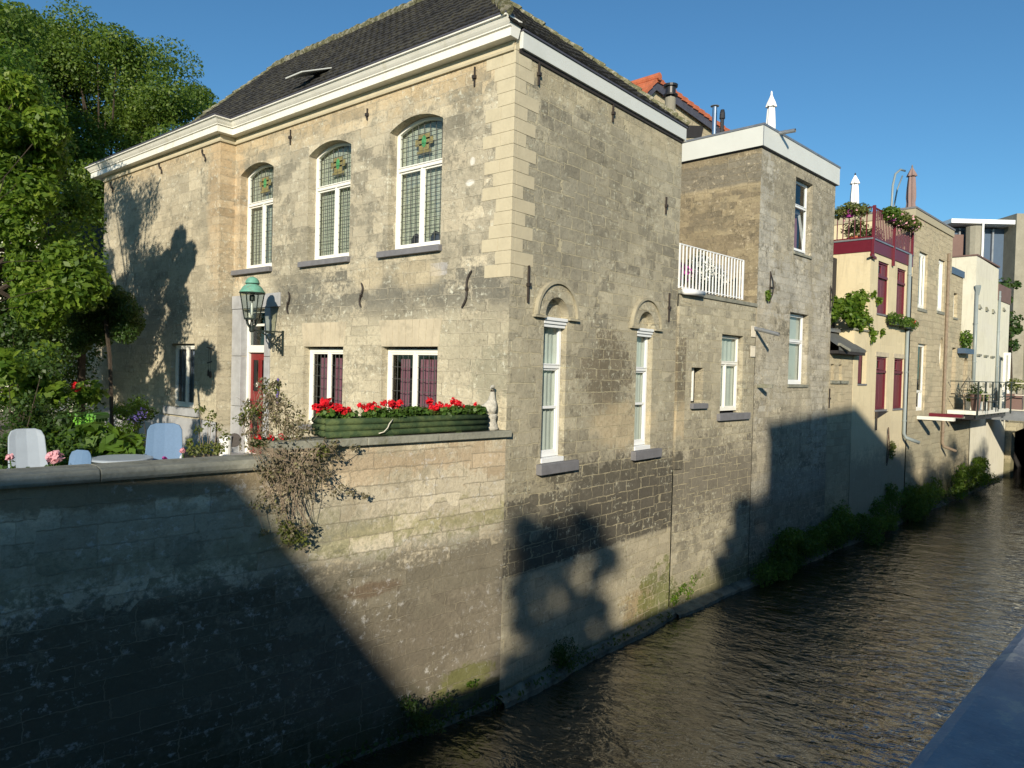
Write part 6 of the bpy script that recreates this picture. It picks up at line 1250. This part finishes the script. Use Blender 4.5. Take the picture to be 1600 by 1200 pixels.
gq = np.random.default_rng(44); cls = []
for s_ in np.arange(4.3, 34, .32): cls.append((FW(s_, .3 + gq.uniform(-.1, .25), .18 + gq.uniform(0, .3)), (.26, .25, .22 + gq.uniform(0, .2)), 46))
for u_ in np.arange(.2, 6.2, .4): cls.append((FB(u_, .22, .05), (.2, .1, .10), 12))
for u_ in np.arange(.2, 6, .35): cls.append((FL(u_, .12, .02), (.2, .1, .16), 22))
ws = leaves('waterline_weeds', cls, .085, M['leafdark'], None, droop=.5, seed=45); tag(ws, 'straggling dark weeds and grass along the foot of the canal walls', 'weeds', kind='stuff')
# ------------------------------------------------------------------ water, ground, opposite bank
def sheet(name, pts, mat, z, label=None):
    mb = MB(); mb.add([(x, y, z) for x, y in pts], [tuple(range(len(pts)))]); o = mb.build(name, mat); o['kind'] = 'structure'; return o
w_ = sheet('water', [(-60, -12), (90, -20), (90, 14), (-60, 14)], M['water'], -.12)
sheet('riverbed', [(-70, -14), (95, -20), (95, 16), (-70, 16)], M['bark'], -.85)
# garden side ground reaching the horizon, cut back to the canal wall line
l = [FL(60, -.3, 0)[:2], FL(.1, -.3, 0)[:2], FB(6.3, -.3, 0)[:2], FW(37, -.35, 0)[:2], FW(300, -.3, 0)[:2]]
sheet('ground', l + [(1500, 1500), (-1500, 1500), (-1500, FL(60, -.3, 0)[1])], M['ground'], GZ)
# far end ground over the culvert
sheet('ground', [FW(38, -.5, 0)[:2], FW(38, 13, 0)[:2], FW(300, 13, 0)[:2], FW(300, -.25, 0)[:2]], M['ground'], GZ + .004)
def pe(x): return -7.90 - .0787 * (x + 8.5)
PZ = 5.26
q = thing('quay_parapet', 'blue grey stone coping of the parapet on the near quay', 'parapet', (-8, -8, 4.1))
mb = MB(); x = -24.0
while x < 90:
    L_ = 2.02; a, b = x + .004, x + L_ - .004
    def FP(u, o, z): return (u, pe(u) - o, z)
    mb.box(FP, a, b, -.0, .50, PZ - .16, PZ); x += L_
mb.build('coping', M['parapet'], q, bevel=.02)
mb = MB(); mb.add([FP(-24, .05, -.9), FP(90, .05, -.9), FP(90, .05, PZ - .16), FP(-24, .05, PZ - .16)], [(0, 1, 2, 3)], [(0, -.9), (114, -.9), (114, PZ), (0, PZ)])
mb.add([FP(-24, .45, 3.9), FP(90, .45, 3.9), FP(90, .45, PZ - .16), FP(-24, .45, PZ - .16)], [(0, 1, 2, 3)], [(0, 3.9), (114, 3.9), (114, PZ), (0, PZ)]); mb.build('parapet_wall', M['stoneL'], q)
sheet('street', [(-1500, -9.0), (-24, pe(-24) - .42), (90, pe(90) - .42), (1500, -120), (1500, -1500), (-1500, -1500)], M['street'], 4.06)

# ------------------------------------------------------------------ what stands behind the viewer and throws the shadows
tz = math.tan(R(EL)); ea = np.array([math.cos(R(AZ)), math.sin(R(AZ)), 0]); ep = np.array([-math.sin(R(AZ)), math.cos(R(AZ)), 0])
def FS(a0):   # frame square to the sun: u across, o towards the canal, z up ; v = z - z_drop
    def F(u, o, z): p = ea * (a0 + o) + ep * u; return (p[0], p[1], z)
    return F
def V(a0, v): return v - a0 * tz
def simple_windows(F, par, cols, rows, o, w=.9, h=1.5):
    for u in cols:
        for z in rows:
            mb = MB(); mb.ring(F, arch(u, u + w, z, z + h, 0), arch(u + .08, u + w - .08, z + .08, z + h - .08, 0), o, o + .05); mb.box(F, u + w / 2 - .03, u + w / 2 + .03, o, o + .04, z, z + h); w_ = mb.build('window', M['white'], par); MB().box(F, u + .08, u + w - .08, o + .005, o + .015, z + .08, z + h - .08).build('pane', M['darkglass'], w_)
a0 = -27.0; F1 = FS(a0); h1 = thing('shadow_house', 'unseen house with a steep slate roof across the street, shaped to cast its shadow', 'house', F1(6, -4, 4.06))  # unseen house, turned to the sun and shaped so its roof casts the diagonal shadow
prof1 = [(1.0, 4.06), (1.0, V(a0, -.30)), (2.98, V(a0, 2.93)), (3.2, V(a0, 3.08)), (5.6, V(a0, 2.35)), (14, V(a0, 2.1)), (14, 4.06)]
MB().prism(F1, [prof1[0], prof1[1], (14, prof1[1][1]), prof1[6]], -7, 0).build('wall', M['lintel'], h1); MB().prism(F1, [(1.0, prof1[1][1] + .01), prof1[2], prof1[3], prof1[4], prof1[5], (14, prof1[1][1] + .01)], -7, 0).build('roof', M['felt'], h1)
simple_windows(F1, h1, (2.0, 4.5, 7, 9.5, 12), (5.2, 7.6), 0); MB().box(F1, 3.3, 4.3, .01, .06, 4.07, 6.3).build('door', M['reddoor'], h1)
a1 = np.array(FW(0, 0, 0)); 
h2 = thing('flat_house', 'flat roofed corner house across the street', 'house', (-5.4, -16, 4.06)); F2 = lambda u, o, z: (u, -14 + o, z)
MB().box(F2, -9.25, -1.55, -6, 0, 4.06, 12.6).build('wall', M['lintel'], h2); MB().box(F2, -9.3, -1.5, -6, .05, 12.603, 12.95).build('parapet', M['fascia'], h2); simple_windows(F2, h2, (-8.5, -6.4, -4.2), (5.4, 8.2, 10.6), 0, 1.0, 1.4)

def tree(name, label, base, crown, n, size, mat, trunk_r, seed, cl_r=.35, nc=34, group=None, trunk_top=None, fixed=None, clden=1.0, flat=False):
    """crown: (centre, radii); clumps of leaf blades round limb ends"""
    g = np.random.default_rng(seed); t_ = thing(name, label, 'tree', base, group=group); c, rad = np.array(crown[0], float), np.array(crown[1], float)
    if fixed is None:
        d = g.normal(size=(nc, 3)); d /= np.linalg.norm(d, axis=1)[:, None]; rr = g.random(nc) ** .4 * .86
        cs = c + d * rr[:, None] * rad
    else: cs = np.array(fixed, float); nc = len(cs)
    cl = [(q, rad * cl_r * g.uniform(.65, 1.25), int(n / nc * g.uniform(.6, 1.4))) for q in cs]
    leaves('crown', cl, size, mat, t_, seed=seed)
    mb = MB(); b = Vector(base); tt = Vector(trunk_top) if trunk_top is not None else Vector((c[0], c[1], c[2] - rad[2] * .35)); m1 = b.lerp(tt, .5) + Vector((g.normal() * .12, g.normal() * .12, 0))
    mb.tube([b, m1, tt], [trunk_r, trunk_r * .8, trunk_r * .55], 9); mb.build('trunk', M['bark'], t_)
    mb = MB()
    for q in cs:
        q = Vector([float(v) for v in q]); s0 = m1.lerp(tt, g.uniform(.1, 1)); md = s0.lerp(q, .5) + Vector((g.normal() * .12, g.normal() * .12, rad[2] * .08)); mb.tube([s0, md, q], [trunk_r * .3, trunk_r * .17, .012], 5)
    mb.build('limbs', M['bark'], t_); return t_
# shadow casting street trees (crowns seen along the sun's direction)
def crownbox(F, a, us, vs, ru, rv, n, g):
    return [F(g.uniform(*us), g.uniform(-1, 1), V(a, g.uniform(*vs))) for _ in range(n)]
gg = random.Random(5); a2 = -24.0; Ft = FS(a2)
fx = [Ft(-1.85 + i_ * .31 + gg.uniform(-.12, .12), gg.uniform(-.7, .7), V(a2, .3 + j_ * .36 + gg.uniform(-.14, .14))) for i_ in range(6) for j_ in range(9)]
tree('street_tree', 'clipped street tree across the road, beside the slate roofed house', Ft(-1.1, 0, 4.06), (Ft(-1.1, 0, V(a2, 2.2)), (1.0, 1.0, 1.1)), 24000, .12, M['leafmid'], .16, 301, .25, fixed=fx, group='street trees across the road')
F2t = lambda u, o, z: (u, -14 + o, z)
def ftree(x0, x1, z1, seed, lab, z0=7.0, y=0, n=7000):
    g_ = random.Random(seed); fx = [(x + g_.uniform(-.3, .3), -14 + y + g_.uniform(-.8, .8), z - .75 + g_.uniform(-.3, .1)) for x in np.linspace(x0 + .6, x1 - .6, max(2, int((x1 - x0) / 1.1))) for z in np.linspace(z0 + .8, z1, 4)]
    tree('street_tree', lab, ((x0 + x1) / 2, -14 + y, 4.06), (((x0 + x1) / 2, -14 + y, (z0 + z1) / 2), (1.3, 1.1, 1.3)), n, .15, M['leafmid'], .18, seed, .55, fixed=fx, group='street trees across the road')
g_ = random.Random(302); fx = [(g_.uniform(-11.8, -9.1), -14 + g_.uniform(-.5, .5), g_.uniform(6.0, 10.75)) for _ in range(110)]
tree('street_tree', 'street tree just left of the flat roofed corner house', (-10.2, -14, 4.06), ((-10.2, -14, 8.5), (1.3, 1.1, 1.3)), 36000, .13, M['leafmid'], .18, 302, .30, fixed=fx, group='street trees across the road')
ftree(2.6, 8.5, 10.5, 303, 'broad street tree right of the flat roofed corner house'); ftree(8.0, 12.8, 9.9, 304, 'second street tree right of the corner house'); ftree(13.6, 15.6, 10.3, 305, 'slim street tree standing between two broad ones', n=3500); ftree(16.6, 22, 9.6, 306, 'rightmost broad street tree across the road')

# ------------------------------------------------------------------ trees in the picture
def pc(lst): return [tuple(at(x, y, d)) for x, y, d in lst]
g = random.Random(77)
def fill(poly_rows, d0, d1, step):
    """clump centres for a crown seen at pixel rows: (y, x0, x1)"""
    out = []
    for (y, x0, x1) in poly_rows:
        x = x0 + g.uniform(0, step)
        while x < x1: out.append(tuple(at(x + g.uniform(-12, 12), y + g.uniform(-14, 14), g.uniform(d0, d1)))); x += step
    return out
# near tree left of frame: overhangs the garden and shades the left wing
fx = fill([(105, -260, 30), (140, -280, 60), (180, -300, 70), (225, -300, 95), (270, -300, 120), (315, -300, 130), (355, -300, 130), (395, -300, 135), (435, -280, 150), (480, -240, 165), (520, -200, 120)], 15.2, 18.4, 48)
tree('garden_tree', 'large bushy green garden tree at the left, reaching up in front of the house end', (-5.6, 9.6, GZ), ((-5, 10.5, 9.5), (1.5, 1.5, 1.5)), 62000, .11, M['leafmid'], .24, 401, .42, fixed=fx, trunk_top=(-5.4, 10.4, 8))
fx = fill([(150, -40, 70), (200, -60, 85), (250, -60, 95), (300, -40, 85), (345, -20, 90), (395, 0, 110), (440, 20, 130), (480, 30, 120)], 13.6, 14.8, 62)
tree('maple_tree', 'yellow green broad leaved tree at the left edge, in front of the darker garden tree', (-6.4, 7.2, GZ), ((-5, 9, 9.5), (1.2, 1.2, 1.2)), 17000, .14, M['leafbright'], .03, 402, .40, fixed=fx, trunk_top=(-6.2, 8, 8.2))
fx = fill([(45, 20, 125), (75, -30, 210), (110, -60, 285), (145, -60, 325), (180, -60, 330), (215, -60, 300), (250, -60, 240), (290, -60, 200), (330, -60, 170), (370, -60, 170)], 36, 43, 36)
tree('tall_tree', 'tall feathery green tree rising behind the roof of the stone house', tuple(list(at(180, 560, 40)[:2]) + [GZ]), (at(160, 180, 40), (3.2, 3.2, 2.6)), 130000, .185, M['leaftop'], .35, 403, .48, fixed=fx, trunk_top=at(170, 330, 40))
fx = fill([(28, -120, 30), (60, -160, 40), (100, -200, 60), (150, -200, 60)], 30, 34, 48)
tree('tall_tree', 'second tall tree at the top left corner, left of the feathery tree', tuple(list(at(-60, 560, 32)[:2]) + [GZ]), (at(-60, 100, 32), (2.6, 2.6, 2.2)), 26000, .18, M['leaftop'], .4, 404, .45, fixed=fx, trunk_top=at(-60, 250, 32))
# dark post and garden wall continuing from the house
gw = MB(); gw.wall(FA4, [(16.2, 3.0), (23, 3.0), (23, 6.6), (16.2, 6.6)], [], u_off=3, o=-.3); gw.add([FA4(u, o, 6.6) for u, o in ((16.2, -.3), (23, -.3), (23, -.6), (16.2, -.6))], [(0, 1, 2, 3)], [(0, 0)] * 4)
tag(gw.build('garden_wall', M['stoneA']), 'shaded stone garden wall continuing left from the end of the house', 'wall')
p = at(127, 600, 16.8); tag(MB().bar((p[0], p[1], GZ), (p[0], p[1], 6.4), .13).build('garden_post', M['bark']), 'dark wooden post behind the green bin', 'post')
bh_ = thing('pale_house', 'pale house wall glimpsed through the leaves at the left edge', 'house', tuple(list(at(-20, 560, 30)[:2]) + [GZ])); p = at(-60, 560, 30)
mb = MB(); F9 = lambda u, o, z: tuple(np.array([p[0], p[1], 0]) + r_ * u - f_ * o + np.array([0, 0, z])); mb.wall(F9, [(-4, 3), (3.2, 3), (3.2, 12), (-4, 12)], []); mb.build('wall', M['renderG'], bh_); MB().box(F9, -4, 3.2, -6, -.01, 3, 11.9).build('inner_wall', M['dark'], bh_)
print('objects', len(bpy.data.objects))
